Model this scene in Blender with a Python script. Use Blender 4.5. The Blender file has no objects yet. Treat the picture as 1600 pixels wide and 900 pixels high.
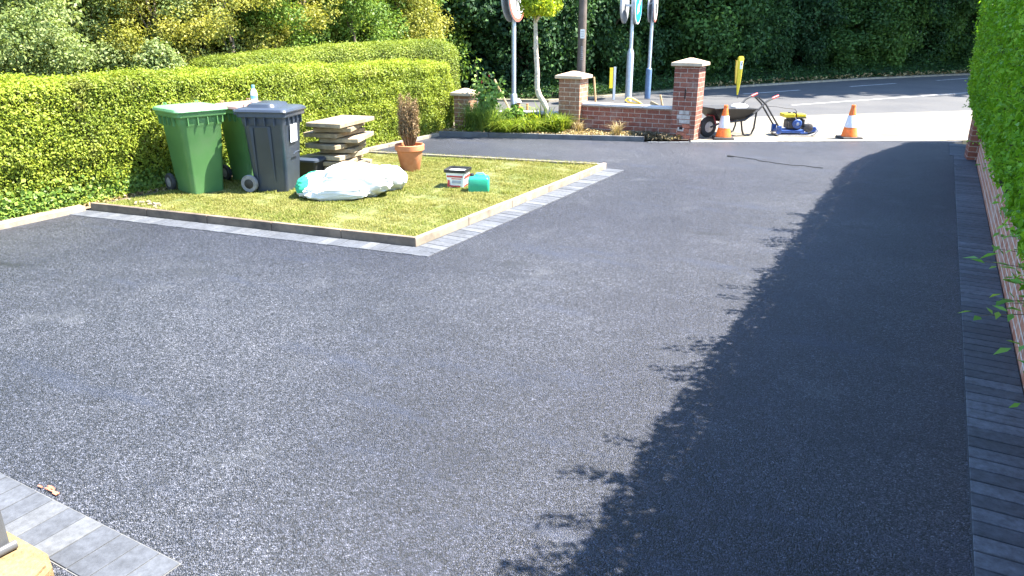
import bpy, bmesh, math, random
import numpy as np
from mathutils import Vector, Matrix, noise
R = math.radians
PI = math.pi
C = bpy.context.scene.collection
SC = bpy.context.scene

# ------------------------------------------------------------------ camera
CAM_H = 2.0
PITCH, YAW = R(19.71), R(29.10)
cd = bpy.data.cameras.new('camera'); cam = bpy.data.objects.new('camera', cd); C.objects.link(cam)
cam.location = (0, 0, CAM_H); cam.rotation_euler = (PI/2 - PITCH, 0, YAW)
cd.sensor_width = 36; cd.lens = 36*1150/1600; cd.clip_end = 800; cd.clip_start = 0.05
SC.camera = cam
SC.render.resolution_x = 1024; SC.render.resolution_y = 576

# ------------------------------------------------------------------ light
SUN_AZ, SUN_EL = R(61), R(58)          # azimuth from +Y towards +X
w = bpy.data.worlds.new('World'); SC.world = w; w.use_nodes = True
nt = w.node_tree; bg = nt.nodes['Background']
sky = nt.nodes.new('ShaderNodeTexSky'); sky.sky_type = 'NISHITA'; sky.sun_disc = False
sky.sun_elevation = SUN_EL; sky.sun_rotation = SUN_AZ; sky.dust_density = 0.2; sky.ozone_density = 3.0
nt.links.new(sky.outputs[0], bg.inputs[0]); bg.inputs[1].default_value = 0.135
sl = bpy.data.lights.new('sun', 'SUN'); sl.energy = 5.0; sl.angle = R(0.5); sl.color = (1.0, 0.945, 0.86)
so = bpy.data.objects.new('sun', sl); C.objects.link(so)
sdir = Vector((math.sin(SUN_AZ)*math.cos(SUN_EL), math.cos(SUN_AZ)*math.cos(SUN_EL), math.sin(SUN_EL)))
so.rotation_euler = sdir.to_track_quat('Z', 'Y').to_euler(); so.location = (0, 0, 30)
SC.view_settings.view_transform = 'Standard'; SC.view_settings.look = 'None'
SC.view_settings.exposure = 2.5; SC.view_settings.gamma = 1.0; SC.view_settings.use_curve_mapping = False

rng = np.random.default_rng(7); random.seed(7)

# ------------------------------------------------------------------ materials
def new_mat(name):
    m = bpy.data.materials.new(name); m.use_nodes = True
    return m, m.node_tree, m.node_tree.nodes['Principled BSDF']
def N(nt, t, **kw):
    n = nt.nodes.new(t)
    for k, v in kw.items(): setattr(n, k, v)
    return n
def mix(nt, fac, a, b, mode='MIX'):
    n = N(nt, 'ShaderNodeMix', data_type='RGBA', blend_type=mode)
    for i, v in ((0, fac), (6, a), (7, b)):
        if hasattr(v, 'is_linked') or hasattr(v, 'links'): nt.links.new(v, n.inputs[i])
        else: n.inputs[i].default_value = v if i == 0 else (*v, 1)
    return n.outputs[2]
def ramp(nt, src, stops):
    n = N(nt, 'ShaderNodeValToRGB'); e = n.color_ramp.elements
    while len(e) < len(stops): e.new(0.5)
    for i, (p, c) in enumerate(stops):
        e[i].position = p; e[i].color = (*c, 1) if len(c) == 3 else c
    nt.links.new(src, n.inputs[0]); return n.outputs[0]
def coords(nt, kind='Object'):
    return N(nt, 'ShaderNodeTexCoord').outputs[kind]
def tex_noise(nt, vec, scale, detail=4, rough=0.55):
    n = N(nt, 'ShaderNodeTexNoise'); n.inputs['Scale'].default_value = scale
    n.inputs['Detail'].default_value = detail; n.inputs['Roughness'].default_value = rough
    nt.links.new(vec, n.inputs['Vector']); return n.outputs['Fac']
def bump(nt, b, src, strength, dist=0.01):
    n = N(nt, 'ShaderNodeBump'); n.inputs['Strength'].default_value = strength; n.inputs['Distance'].default_value = dist
    nt.links.new(src, n.inputs['Height']); nt.links.new(n.outputs[0], b.inputs['Normal'])
def plain(name, col, rough=0.6, metal=0.0, var=0.25, scale=12, bmp=0.15, bscale=60, dirt=None, spec=0.5):
    m, nt, b = new_mat(name); co = coords(nt)
    n1 = tex_noise(nt, co, scale)
    c0 = tuple(max(0, c*(1-var)) for c in col); c1 = tuple(min(1, c*(1+var)) for c in col)
    out = ramp(nt, n1, [(0.3, c0), (0.7, c1)])
    if dirt:
        n2 = tex_noise(nt, co, scale*0.45, 6, 0.7)
        f = ramp(nt, n2, [(0.5, (0, 0, 0)), (0.68, (1, 1, 1))])
        out = mix(nt, f, out, dirt)
    nt.links.new(out, b.inputs['Base Color'])
    b.inputs['Roughness'].default_value = rough; b.inputs['Metallic'].default_value = metal
    b.inputs['Specular IOR Level'].default_value = spec
    if bmp: bump(nt, b, tex_noise(nt, co, bscale, 3), bmp, 0.004)
    return m
def leafmat(name, stops, trans=0.4, rough=0.55, nscale=2.0, tint=None, tintamt=0.5, vary=False, brown=None):
    m, nt, b = new_mat(name)
    a = N(nt, 'ShaderNodeAttribute', attribute_name='rnd')
    out = ramp(nt, a.outputs['Fac'], stops)
    if tint:
        co = coords(nt, 'Object'); f = tex_noise(nt, co, nscale, 3)
        f2 = ramp(nt, f, [(0.42, (0, 0, 0)), (0.68, (tintamt,)*3)])
        out = mix(nt, f2, out, tint)
    if brown:
        fb = tex_noise(nt, coords(nt, 'Object'), 1.9, 5, .65)
        out = mix(nt, ramp(nt, fb, [(0.56, (0, 0, 0)), (0.70, (.55,)*3)]), out, brown)
    if vary:
        oi = N(nt, 'ShaderNodeObjectInfo')
        out = mix(nt, 1.0, out, ramp(nt, oi.outputs['Random'], [(0, (.62, .66, .75)), (.5, (1, 1, 1)), (1, (1.75, 1.5, 1.1))]), 'MULTIPLY')
    nt.links.new(out, b.inputs['Base Color']); b.inputs['Roughness'].default_value = rough
    b.inputs['Specular IOR Level'].default_value = 0.22
    t = N(nt, 'ShaderNodeBsdfTranslucent')
    tc = mix(nt, 1.0, out, (1.0, 1.0, 0.55), 'MULTIPLY'); nt.links.new(tc, t.inputs[0])
    ms = N(nt, 'ShaderNodeMixShader'); ms.inputs[0].default_value = trans
    nt.links.new(b.outputs[0], ms.inputs[1]); nt.links.new(t.outputs[0], ms.inputs[2])
    nt.links.new(ms.outputs[0], nt.nodes['Material Output'].inputs[0])
    return m
def rndmat(name, stops, rough=0.8, nscale=25, namt=0.35, bmp=0.4, bscale=90):
    m, nt, b = new_mat(name)
    a = N(nt, 'ShaderNodeAttribute', attribute_name='rnd')
    out = ramp(nt, a.outputs['Fac'], stops); co = coords(nt)
    n = tex_noise(nt, co, nscale, 6, 0.7)
    g = ramp(nt, n, [(0.3, (1-namt,)*3), (0.7, (1+namt*0.6,)*3)])
    out = mix(nt, 1.0, out, g, 'MULTIPLY')
    n2 = tex_noise(nt, co, nscale*.12, 4, 0.6)
    out = mix(nt, 1.0, out, ramp(nt, n2, [(0.35, (.75,)*3), (0.65, (1.15,)*3)]), 'MULTIPLY')
    nt.links.new(out, b.inputs['Base Color']); b.inputs['Roughness'].default_value = rough
    bump(nt, b, tex_noise(nt, co, bscale, 4), bmp, 0.004)
    return m
def brickmat(name, c1, c2, mortar, bw=0.235, bh=0.082, rough=0.85, msize=0.011):
    m, nt, b = new_mat(name); uv = coords(nt, 'UV')
    n = N(nt, 'ShaderNodeTexBrick'); n.offset = 0.5
    n.inputs['Color1'].default_value = (*c1, 1); n.inputs['Color2'].default_value = (*c2, 1)
    n.inputs['Mortar'].default_value = (*mortar, 1); n.inputs['Scale'].default_value = 1
    n.inputs['Mortar Size'].default_value = msize*0.5; n.inputs['Mortar Smooth'].default_value = 0.2
    n.inputs['Brick Width'].default_value = bw; n.inputs['Row Height'].default_value = bh
    dn = N(nt, 'ShaderNodeTexNoise'); dn.inputs['Scale'].default_value = 14; nt.links.new(uv, dn.inputs['Vector'])
    sc = N(nt, 'ShaderNodeVectorMath', operation='SCALE'); sc.inputs['Scale'].default_value = 0.008
    ad = N(nt, 'ShaderNodeVectorMath', operation='ADD')
    nt.links.new(dn.outputs['Color'], sc.inputs[0]); nt.links.new(uv, ad.inputs[0]); nt.links.new(sc.outputs[0], ad.inputs[1])
    nt.links.new(ad.outputs[0], n.inputs['Vector'])
    co = coords(nt)
    nn = tex_noise(nt, co, 30, 6, 0.7)
    out = mix(nt, 1.0, n.outputs['Color'], ramp(nt, nn, [(0.3, (.6,)*3), (0.7, (1.25,)*3)]), 'MULTIPLY')
    big = tex_noise(nt, co, 3.5, 5, 0.6)
    out = mix(nt, ramp(nt, big, [(0.52, (0, 0, 0)), (0.72, (.45,)*3)]), out, tuple(x*0.9 for x in mortar))
    nt.links.new(out, b.inputs['Base Color']); b.inputs['Roughness'].default_value = rough
    inv = N(nt, 'ShaderNodeMath', operation='MULTIPLY_ADD'); nt.links.new(n.outputs['Fac'], inv.inputs[0])
    inv.inputs[1].default_value = -1.0; nt.links.new(nn, inv.inputs[2])
    bump(nt, b, inv.outputs[0], 0.7, 0.006)
    return m

def tarmac_material():
    m, nt, b = new_mat('fresh_tarmac'); co = coords(nt)
    v = N(nt, 'ShaderNodeTexVoronoi'); v.inputs['Scale'].default_value = 150; nt.links.new(co, v.inputs['Vector'])
    sep = N(nt, 'ShaderNodeSeparateColor'); nt.links.new(v.outputs['Color'], sep.inputs[0])
    chip = ramp(nt, sep.outputs[0], [(0.0, (.003, .004, .007)), (0.34, (.008, .010, .015)), (0.50, (.034, .038, .051)), (0.85, (.060, .064, .082)), (1.0, (.13, .133, .158))])
    v2 = N(nt, 'ShaderNodeTexVoronoi'); v2.inputs['Scale'].default_value = 330; nt.links.new(co, v2.inputs['Vector'])
    s2 = N(nt, 'ShaderNodeSeparateColor'); nt.links.new(v2.outputs['Color'], s2.inputs[0])
    fine = ramp(nt, s2.outputs[1], [(0.0, (.35,)*3), (0.35, (1.0,)*3), (1.0, (1.3,)*3)])
    out = mix(nt, 1.0, chip, fine, 'MULTIPLY')
    gap = ramp(nt, v.outputs['Distance'], [(0.42, (1, 1, 1)), (0.7, (.40,)*3)])
    out = mix(nt, 1.0, out, gap, 'MULTIPLY')
    n1 = tex_noise(nt, co, 0.55, 5, 0.55)
    out = mix(nt, 1.0, out, ramp(nt, n1, [(0.32, (.66, .69, .76)), (0.68, (1.26, 1.24, 1.20))]), 'MULTIPLY')
    nm = tex_noise(nt, co, 34, 3, 0.6)
    out = mix(nt, 1.0, out, ramp(nt, nm, [(0.36, (.70,)*3), (0.64, (1.28,)*3)]), 'MULTIPLY')
    nb = tex_noise(nt, co, 0.22, 2, 0.5)
    out = mix(nt, 1.0, out, ramp(nt, nb, [(0.40, (.68, .70, .80)), (0.60, (1.18, 1.17, 1.14))]), 'MULTIPLY')
    nb2 = tex_noise(nt, co, 3.2, 5, 0.65)
    out = mix(nt, 1.0, out, ramp(nt, nb2, [(0.36, (.80, .82, .86)), (0.62, (1.10,)*3)]), 'MULTIPLY')
    mp = N(nt, 'ShaderNodeMapping'); mp.inputs['Scale'].default_value = (0.7, 2.6, 1); mp.inputs['Rotation'].default_value = (0, 0, R(-35)); nt.links.new(co, mp.inputs[0])
    n2 = tex_noise(nt, mp.outputs[0], 0.9, 6, 0.6)
    out = mix(nt, ramp(nt, n2, [(0.56, (0, 0, 0)), (0.70, (.55,)*3)]), out, (.022, .030, .056))
    n3 = tex_noise(nt, co, 1.6, 6, 0.65)
    out = mix(nt, ramp(nt, n3, [(0.60, (0, 0, 0)), (0.75, (.35,)*3)]), out, (.10, .105, .115))
    # oil / damp marks with their own shape
    for (x, y, rx, ry, s) in ((-6.95, 3.25, .5, .13, .8), (-3.03, 5.44, .3, .16, .5), (-1.75, 7.3, .42, .12, .7), (-6.0, 2.2, .8, .3, .4), (-0.35, 11.7, .5, .45, .5), (-2.6, 10.6, .5, .25, .35), (-.5, 8.3, .35, .18, .5), (-5.3, 3.9, .5, .2, .3)):
        mpp = N(nt, 'ShaderNodeMapping'); mpp.vector_type = 'TEXTURE'; mpp.inputs['Location'].default_value = (x, y, 0)
        mpp.inputs['Scale'].default_value = (rx, ry, 1); mpp.inputs['Rotation'].default_value = (0, 0, R(20)); nt.links.new(co, mpp.inputs[0])
        ln = N(nt, 'ShaderNodeVectorMath', operation='LENGTH'); nt.links.new(mpp.outputs[0], ln.inputs[0])
        ns = tex_noise(nt, co, 9, 4, 0.7)
        ad = N(nt, 'ShaderNodeMath', operation='MULTIPLY_ADD'); nt.links.new(ns, ad.inputs[0]); ad.inputs[1].default_value = 1.3; nt.links.new(ln.outputs['Value'], ad.inputs[2])
        hf = N(nt, 'ShaderNodeMath', operation='MULTIPLY'); hf.inputs[1].default_value = .5; nt.links.new(ad.outputs[0], hf.inputs[0])
        out = mix(nt, ramp(nt, hf.outputs[0], [(0.42, (min(1, s*1.25),)*3), (0.66, (0, 0, 0))]), out, (.008, .010, .014))
    nt.links.new(out, b.inputs['Base Color'])
    b.inputs['Roughness'].default_value = 0.5; b.inputs['Specular IOR Level'].default_value = 0.5
    hm = N(nt, 'ShaderNodeMath', operation='SUBTRACT'); nt.links.new(sep.outputs[1], hm.inputs[0]); nt.links.new(v.outputs['Distance'], hm.inputs[1])
    bump(nt, b, hm.outputs[0], 0.9, 0.006)
    return m

def ground_mat(name, ca, cb, scale=2.0, rough=0.95, fine=60, bmp=0.4):
    m, nt, b = new_mat(name); co = coords(nt)
    out = ramp(nt, tex_noise(nt, co, scale, 6, 0.6), [(0.35, ca), (0.65, cb)])
    out = mix(nt, 1.0, out, ramp(nt, tex_noise(nt, co, fine, 4, 0.7), [(0.3, (.65,)*3), (0.7, (1.3,)*3)]), 'MULTIPLY')
    nt.links.new(out, b.inputs['Base Color']); b.inputs['Roughness'].default_value = rough
    bump(nt, b, tex_noise(nt, co, fine*1.5, 3), bmp, 0.01)
    return m

M = {}
M['tarmac'] = tarmac_material()
M['soil'] = ground_mat('soil', (.07, .05, .03), (.16, .12, .075), 3, fine=30)
M['earth'] = ground_mat('rough_grass_ground', (.035, .05, .015), (.08, .075, .03), 1.2, fine=25)
M['turf'] = ground_mat('turf_base', (.07, .09, .02), (.16, .16, .05), 2.4, fine=40)
M['road'] = ground_mat('old_road_asphalt', (.048, .048, .050), (.066, .064, .063), .8, 0.85, 90, 0.3)
M['footway'] = ground_mat('sandy_concrete_footway', (.135, .115, .082), (.215, .195, .155), 1.1, 0.9, 60, 0.2)
M['paint'] = plain('road_paint', (.40, .39, .37), 0.8, var=.25, scale=20, dirt=(.10, .10, .10))
M['kerb'] = plain('concrete_kerb', (.50, .45, .36), 0.9, var=.2, scale=9, bmp=.4, bscale=90, dirt=(.30, .26, .2))
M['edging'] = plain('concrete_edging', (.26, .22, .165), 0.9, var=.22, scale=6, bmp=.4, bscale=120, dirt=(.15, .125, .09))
M['edging_dark'] = plain('shaded_edging', (.17, .125, .088), 0.9, var=.3, scale=5, bmp=.4, bscale=120, dirt=(.07, .055, .045))  # darker edging for the front board; shade on its face put into the colour
M['edging_grey'] = plain('grey_edging', (.13, .125, .12), 0.9, var=.25, scale=5, bmp=.4, bscale=120)
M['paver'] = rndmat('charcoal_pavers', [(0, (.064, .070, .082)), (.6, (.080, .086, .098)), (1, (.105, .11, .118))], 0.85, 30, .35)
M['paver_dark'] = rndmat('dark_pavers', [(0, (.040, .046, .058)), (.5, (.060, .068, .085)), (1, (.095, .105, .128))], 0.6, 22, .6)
M['joint'] = plain('joint_sand', (.045, .045, .05), 0.95, var=.3)
M['joint_pale'] = plain('pale_jointing', (.13, .13, .125), 0.95, var=.3)
M['sandstone'] = ground_mat('buff_sandstone', (.16, .105, .042), (.24, .17, .08), 3.0, 0.9, 50, 0.6)
M['brick'] = brickmat('red_brick', (.19, .055, .035), (.29, .10, .06), (.42, .34, .27))
M['brick_brown'] = brickmat('brown_brick', (.22, .10, .055), (.30, .15, .085), (.48, .39, .29))
M['brick_wall'] = brickmat('salmon_brick', (.42, .15, .085), (.58, .25, .15), (.70, .60, .52), bw=.235, bh=.080, msize=.018)
M['mortar'] = plain('pale_mortar', (.45, .38, .33), 0.95, var=.3, scale=14, bmp=.6)
M['brick_broken'] = plain('broken_brick_face', (.42, .14, .08), 0.95, var=.35, scale=25, bmp=.8)
M['hole'] = plain('dark_gap', (.02, .015, .012), 0.95)
M['cap'] = plain('cast_stone_cap', (.46, .35, .24), 0.85, var=.12, scale=8, bmp=.3, dirt=(.34, .26, .18))
M['coping'] = plain('concrete_coping', (.50, .48, .46), 0.85, var=.15, scale=5, bmp=.3)
M['slab'] = rndmat('concrete_slab', [(0, (.25, .19, .115)), (1, (.36, .29, .19))], .92, 14, .35)
M['green_plastic'] = plain('green_plastic', (.080, .195, .065), 0.45, var=.14, scale=2.5, bmp=.1, bscale=200, spec=.4, dirt=(.11, .20, .09))
M['green_lid'] = plain('green_lid_plastic', (.14, .33, .14), 0.42, var=.10, scale=3, bmp=.08, bscale=200)
M['grey_plastic'] = plain('grey_plastic', (.036, .046, .064), 0.38, var=.15, scale=2.5, bmp=.08, bscale=200, dirt=(.06, .068, .08))
M['brown_lid'] = plain('brown_lid_plastic', (.34, .20, .16), 0.5, var=.12, scale=3)
M['black_plastic'] = plain('black_plastic', (.012, .012, .013), 0.5, var=.2)
M['rubber'] = plain('rubber', (.03, .03, .03), 0.8, var=.3)
M['wheel_grey'] = plain('dusty_wheel', (.20, .19, .18), 0.8, var=.25, scale=30)
M['white_plastic'] = plain('white_plastic', (.74, .74, .72), 0.45, var=.05)
M['sack'] = plain('white_woven_sack', (.60, .60, .59), 0.65, var=.08, scale=6, bmp=.5, bscale=150)
M['sack_green'] = plain('green_printed_sack', (.03, .36, .20), 0.6, var=.15, scale=8, bmp=.3, bscale=120)
M['teal'] = plain('green_can_plastic', (.02, .33, .19), 0.35, var=.08, scale=4)
M['blue_handle'] = plain('pale_blue_plastic', (.15, .42, .55), 0.4, var=.05)
M['terracotta'] = plain('terracotta', (.52, .19, .075), 0.8, var=.12, scale=7, bmp=.2, dirt=(.58, .27, .14))
M['red_print'] = plain('red_print', (.48, .05, .04), 0.6, var=.1)
M['red_dark'] = plain('maroon_paint', (.20, .02, .03), 0.45, var=.2)
M['orange'] = plain('cone_orange', (.80, .16, .02), 0.55, var=.15, scale=22, bmp=.05, dirt=(.55, .16, .05))
M['sleeve'] = plain('white_sleeve', (.56, .57, .60), 0.45, var=.15, scale=20)
M['steel'] = plain('galvanised_steel', (.42, .45, .50), 0.45, 0.5, var=.12, scale=12)
M['steel_blue'] = plain('grey_blue_paint', (.10, .16, .26), 0.5, var=.12, scale=10)
M['steel_dark'] = plain('dark_steel', (.018, .018, .02), 0.45, 0.0, var=.3)
M['blue_paint'] = plain('blue_machine_paint', (.02, .07, .26), 0.5, var=.35, scale=26, dirt=(.09, .10, .14))
M['yellow'] = plain('yellow_paint', (.60, .46, .02), 0.45, var=.15, scale=18)
M['yellow_wood'] = plain('yellow_handle', (.75, .48, .06), 0.5, var=.08)
M['engine'] = plain('engine_metal', (.055, .05, .05), 0.5, 0.2, var=.7, scale=60, bmp=.6, bscale=120)
M['alu'] = plain('dusty_metal', (.50, .48, .45), 0.5, 0.4, var=.25, scale=40)
M['red'] = plain('red_grip', (.62, .03, .03), 0.45, var=.1)
M['sign_red'] = plain('sign_red', (.55, .12, .08), 0.4, var=.05)
M['sign_white'] = plain('sign_white', (.74, .72, .68), 0.4, var=.04)
M['sign_black'] = plain('sign_black', (.02, .02, .02), 0.4, var=.05)
M['sign_blue'] = plain('sign_blue', (.01, .28, .62), 0.4, var=.05)
M['sign_grey'] = plain('sign_back_grey', (.30, .31, .32), 0.5, 0.2, var=.1)
M['bark'] = plain('bark', (.11, .085, .06), 0.95, var=.4, scale=9, bmp=.9, bscale=30)
M['bark_pale'] = plain('pale_bark', (.50, .42, .32), 0.9, var=.3, scale=14, bmp=.8, bscale=40, dirt=(.24, .20, .14))
M['pole_wood'] = plain('creosoted_pole', (.13, .10, .08), 0.9, var=.3, scale=5, bmp=.6, bscale=25)
M['wood'] = plain('wooden_handle', (.50, .34, .17), 0.7, var=.2, scale=10)
M['twig'] = plain('twigs', (.10, .075, .04), 0.95, var=.4, scale=10)
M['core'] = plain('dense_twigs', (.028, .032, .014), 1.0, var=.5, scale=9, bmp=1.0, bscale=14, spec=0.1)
M['cord'] = plain('black_cord', (.02, .02, .02), 0.6, var=.1)
M['upvc'] = plain('grey_upvc', (.075, .078, .082), 0.35, var=.05)
M['litter'] = leafmat('dry_litter', [(0, (.16, .10, .05)), (.5, (.34, .25, .12)), (1, (.50, .42, .22))], .2, .8)
M['hedge'] = leafmat('privet_leaves', [(0, (.08, .13, .012)), (.3, (.20, .26, .026)), (.7, (.34, .40, .045)), (.93, (.46, .50, .08)), (1, (.38, .36, .15))], .38, .5, 1.3, (.11, .16, .02), .5, brown=(.20, .15, .06))
M['hedge_far'] = leafmat('clipped_hedge_leaves', [(0, (.09, .14, .02)), (.6, (.25, .31, .045)), (1, (.40, .44, .09))], .38, .5, 1.5, (.12, .15, .03), .5)
M['hedge_right'] = leafmat('vivid_hedge_leaves', [(0, (.10, .24, .015)), (.5, (.20, .42, .025)), (1, (.34, .56, .05))], .5, .4, 1.6, (.10, .26, .02), .5)
M['sprig'] = leafmat('sprig_leaves', [(0, (.16, .40, .08)), (.5, (.26, .52, .10)), (1, (.42, .60, .10))], .5, .4)
M['wood_leaf'] = leafmat('dark_woodland_leaves', [(0, (.018, .050, .020)), (.6, (.038, .095, .030)), (.93, (.075, .16, .04)), (1, (.13, .22, .045))], .3, .62, .5, (.065, .14, .03), .5, vary=True)
M['tree_pale'] = leafmat('pale_tree_leaves', [(0, (.12, .17, .05)), (.6, (.27, .33, .11)), (1, (.44, .47, .22))], .4, .5, .6, (.11, .17, .04), .5)
M['tree_yellow'] = leafmat('yellow_tree_leaves', [(0, (.17, .18, .03)), (.6, (.38, .36, .07)), (1, (.52, .48, .14))], .4, .5, .6, (.13, .19, .03), .5)
M['tree_green'] = leafmat('green_tree_leaves', [(0, (.07, .14, .022)), (.6, (.17, .27, .045)), (1, (.34, .42, .08))], .4, .45, .6, (.10, .16, .03), .5)
M['crown'] = leafmat('bright_crown_leaves', [(0, (.13, .20, .012)), (.5, (.30, .38, .022)), (1, (.48, .50, .04))], .5, .4)
M['grass_long'] = leafmat('long_grass', [(0, (.10, .18, .04)), (.6, (.22, .32, .07)), (1, (.34, .42, .10))], .4, .5)
M['grass_yellow'] = leafmat('yellow_grass', [(0, (.11, .17, .02)), (.6, (.22, .30, .03)), (1, (.36, .40, .06))], .45, .5)
M['lawn'] = leafmat('lawn_blades', [(0, (.10, .14, .022)), (.5, (.18, .205, .036)), (.85, (.28, .27, .075)), (1, (.38, .33, .15))], .35, .7, 1.3, (.30, .26, .09), .6)
M['dead'] = leafmat('dead_conifer', [(0, (.12, .07, .03)), (.6, (.26, .17, .09)), (1, (.42, .32, .18))], .25, .8)
M['rose'] = leafmat('rose_leaves', [(0, (.08, .18, .03)), (.6, (.22, .36, .07)), (1, (.42, .54, .16))], .4, .35)

# ------------------------------------------------------------------ mesh builder
class MB:
    def __init__(s): s.v = []; s.f = []; s.uv = []; s.r = []; s.n = 0; s.arr = []
    def add(s, vs, fs, rnd=0.5, uvs=None):
        b = s.n
        s.v += [tuple(v) for v in vs]; s.n += len(vs)
        for i, f in enumerate(fs):
            s.f.append(tuple(b+j for j in f))
            s.r.append(rnd)
            if uvs: s.uv += uvs[i]
            else:
                p = [Vector(vs[j]) for j in f]; nn = Vector((0, 0, 0))
                for k in range(len(p)): nn += p[k].cross(p[(k+1) % len(p)])
                ax = max(range(3), key=lambda k: abs(nn[k]))
                for q in p: s.uv.append({0: (q.y, q.z), 1: (q.x, q.z), 2: (q.x, q.y)}[ax])
        return s
    def box(s, c, d, rz=0, rnd=0.5, bev=0.0, taper=(1, 1), ry=0, rx=0):
        x, y, z = d[0]/2, d[1]/2, d[2]/2
        if bev <= 0:
            vs = [(-x, -y, -z), (x, -y, -z), (x, y, -z), (-x, y, -z), (-x*taper[0], -y*taper[1], z), (x*taper[0], -y*taper[1], z), (x*taper[0], y*taper[1], z), (-x*taper[0], y*taper[1], z)]
            fs = [(3, 2, 1, 0), (4, 5, 6, 7), (0, 1, 5, 4), (1, 2, 6, 5), (2, 3, 7, 6), (3, 0, 4, 7)]
            uvs = None
        else:
            bm = bmesh.new(); bmesh.ops.create_cube(bm, size=1)
            for v in bm.verts:
                tx = taper[0] if v.co.z > 0 else 1; ty = taper[1] if v.co.z > 0 else 1
                v.co = Vector((v.co.x*d[0]*tx, v.co.y*d[1]*ty, v.co.z*d[2]))
            bmesh.ops.bevel(bm, geom=bm.edges[:], offset=bev, segments=2, affect='EDGES', profile=.6)
            bm.verts.index_update()
            vs = [tuple(v.co) for v in bm.verts]; fs = [tuple(v.index for v in f.verts) for f in bm.faces]; bm.free()
        m = Matrix.Translation(c) @ Matrix.Rotation(rz, 4, 'Z') @ Matrix.Rotation(ry, 4, 'Y') @ Matrix.Rotation(rx, 4, 'X')
        # uv from local coordinates (continuous round corners)
        loc = [Vector(v) for v in vs]; uvs = []
        for f in fs:
            p = [loc[j] for j in f]; nn = Vector((0, 0, 0))
            for k in range(len(p)): nn += p[k].cross(p[(k+1) % len(p)])
            ax = max(range(3), key=lambda k: abs(nn[k]))
            uvs.append([{0: (q.y+x+d[0], q.z+z), 1: (q.x+x, q.z+z), 2: (q.x, q.y)}[ax] for q in p])
        return s.add([m @ v for v in loc], fs, rnd, uvs)
    def lathe(s, prof, c=(0, 0, 0), seg=24, rnd=.5, mat=None, cap=True, sx=1, sy=1):
        vs = []; fs = []
        for r, z in prof:
            for k in range(seg):
                a = 2*PI*k/seg; vs.append((r*math.cos(a)*sx, r*math.sin(a)*sy, z))
        for i in range(len(prof)-1):
            for k in range(seg):
                k2 = (k+1) % seg; fs.append((i*seg+k, i*seg+k2, (i+1)*seg+k2, (i+1)*seg+k))
        if cap:
            fs.append(tuple(reversed(range(seg)))); fs.append(tuple(range((len(prof)-1)*seg, len(prof)*seg)))
        m = Matrix.Translation(c) @ (mat or Matrix())
        return s.add([m @ Vector(v) for v in vs], fs, rnd)
    def tube(s, pts, r, seg=8, rnd=.5):
        pts = [Vector(p) for p in pts]; rr = r if isinstance(r, (list, tuple)) else [r]*len(pts)
        vs = []; fs = []; up = Vector((0, 0, 1)); prev = None
        for i, p in enumerate(pts):
            t = (pts[min(i+1, len(pts)-1)] - pts[max(i-1, 0)]).normalized()
            if prev is None:
                a = t.cross(up if abs(t.z) < .9 else Vector((1, 0, 0))).normalized()
            else:
                a = (prev - t*prev.dot(t)).normalized()
            prev = a; b = t.cross(a)
            for k in range(seg):
                an = 2*PI*k/seg; vs.append(p + (a*math.cos(an) + b*math.sin(an))*rr[i])
        for i in range(len(pts)-1):
            for k in range(seg):
                k2 = (k+1) % seg; fs.append((i*seg+k, i*seg+k2, (i+1)*seg+k2, (i+1)*seg+k))
        fs.append(tuple(reversed(range(seg)))); fs.append(tuple(range((len(pts)-1)*seg, len(pts)*seg)))
        return s.add(vs, fs, rnd)
    def poly(s, pts, z0, z1, rnd=.5):
        """prism over a convex or simple polygon"""
        n = len(pts); a = sum(pts[i][0]*pts[(i+1) % n][1]-pts[(i+1) % n][0]*pts[i][1] for i in range(n))
        if a < 0: pts = pts[::-1]
        vs = [(p[0], p[1], z0) for p in pts] + [(p[0], p[1], z1) for p in pts]
        fs = [tuple(reversed(range(n))), tuple(range(n, 2*n))] + [(i, (i+1) % n, n+(i+1) % n, n+i) for i in range(n)]
        return s.add(vs, fs, rnd)
    def build(s, name, m, parent=None, smooth=False, recalc=False):
        me = bpy.data.meshes.new(name); me.from_pydata(s.v, [], s.f)
        uvl = me.uv_layers.new(name='UVMap'); uvl.data.foreach_set('uv', np.array(s.uv, dtype=np.float32).ravel())
        at = me.attributes.new('rnd', 'FLOAT', 'FACE'); at.data.foreach_set('value', np.array(s.r, dtype=np.float32))
        me.materials.append(M[m] if isinstance(m, str) else m)
        if recalc:
            bm = bmesh.new(); bm.from_mesh(me); bmesh.ops.recalc_face_normals(bm, faces=bm.faces); bm.to_mesh(me); bm.free()
        if smooth:
            me.polygons.foreach_set('use_smooth', [True]*len(me.polygons))
            try: me.set_sharp_from_angle(angle=R(38))
            except Exception: pass
        me.update()
        o = bpy.data.objects.new(name, me); C.objects.link(o)
        if parent: o.parent = parent
        return o
def tag(o, label=None, cat=None, group=None, kind=None):
    if label: o['label'] = label
    if cat: o['category'] = cat
    if group: o['group'] = group
    if kind: o['kind'] = kind
    return o
def empty(name, loc=(0, 0, 0), rz=0, label=None, cat=None, group=None):
    o = bpy.data.objects.new(name, None); C.objects.link(o); o.location = loc; o.rotation_euler = (0, 0, rz)
    o.empty_display_size = .1
    return tag(o, label, cat, group)
def copy_tree(o, parent=None):
    c = o.copy(); C.objects.link(c); c.parent = parent
    for ch in list(o.children): copy_tree(ch, c)
    return c

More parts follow.
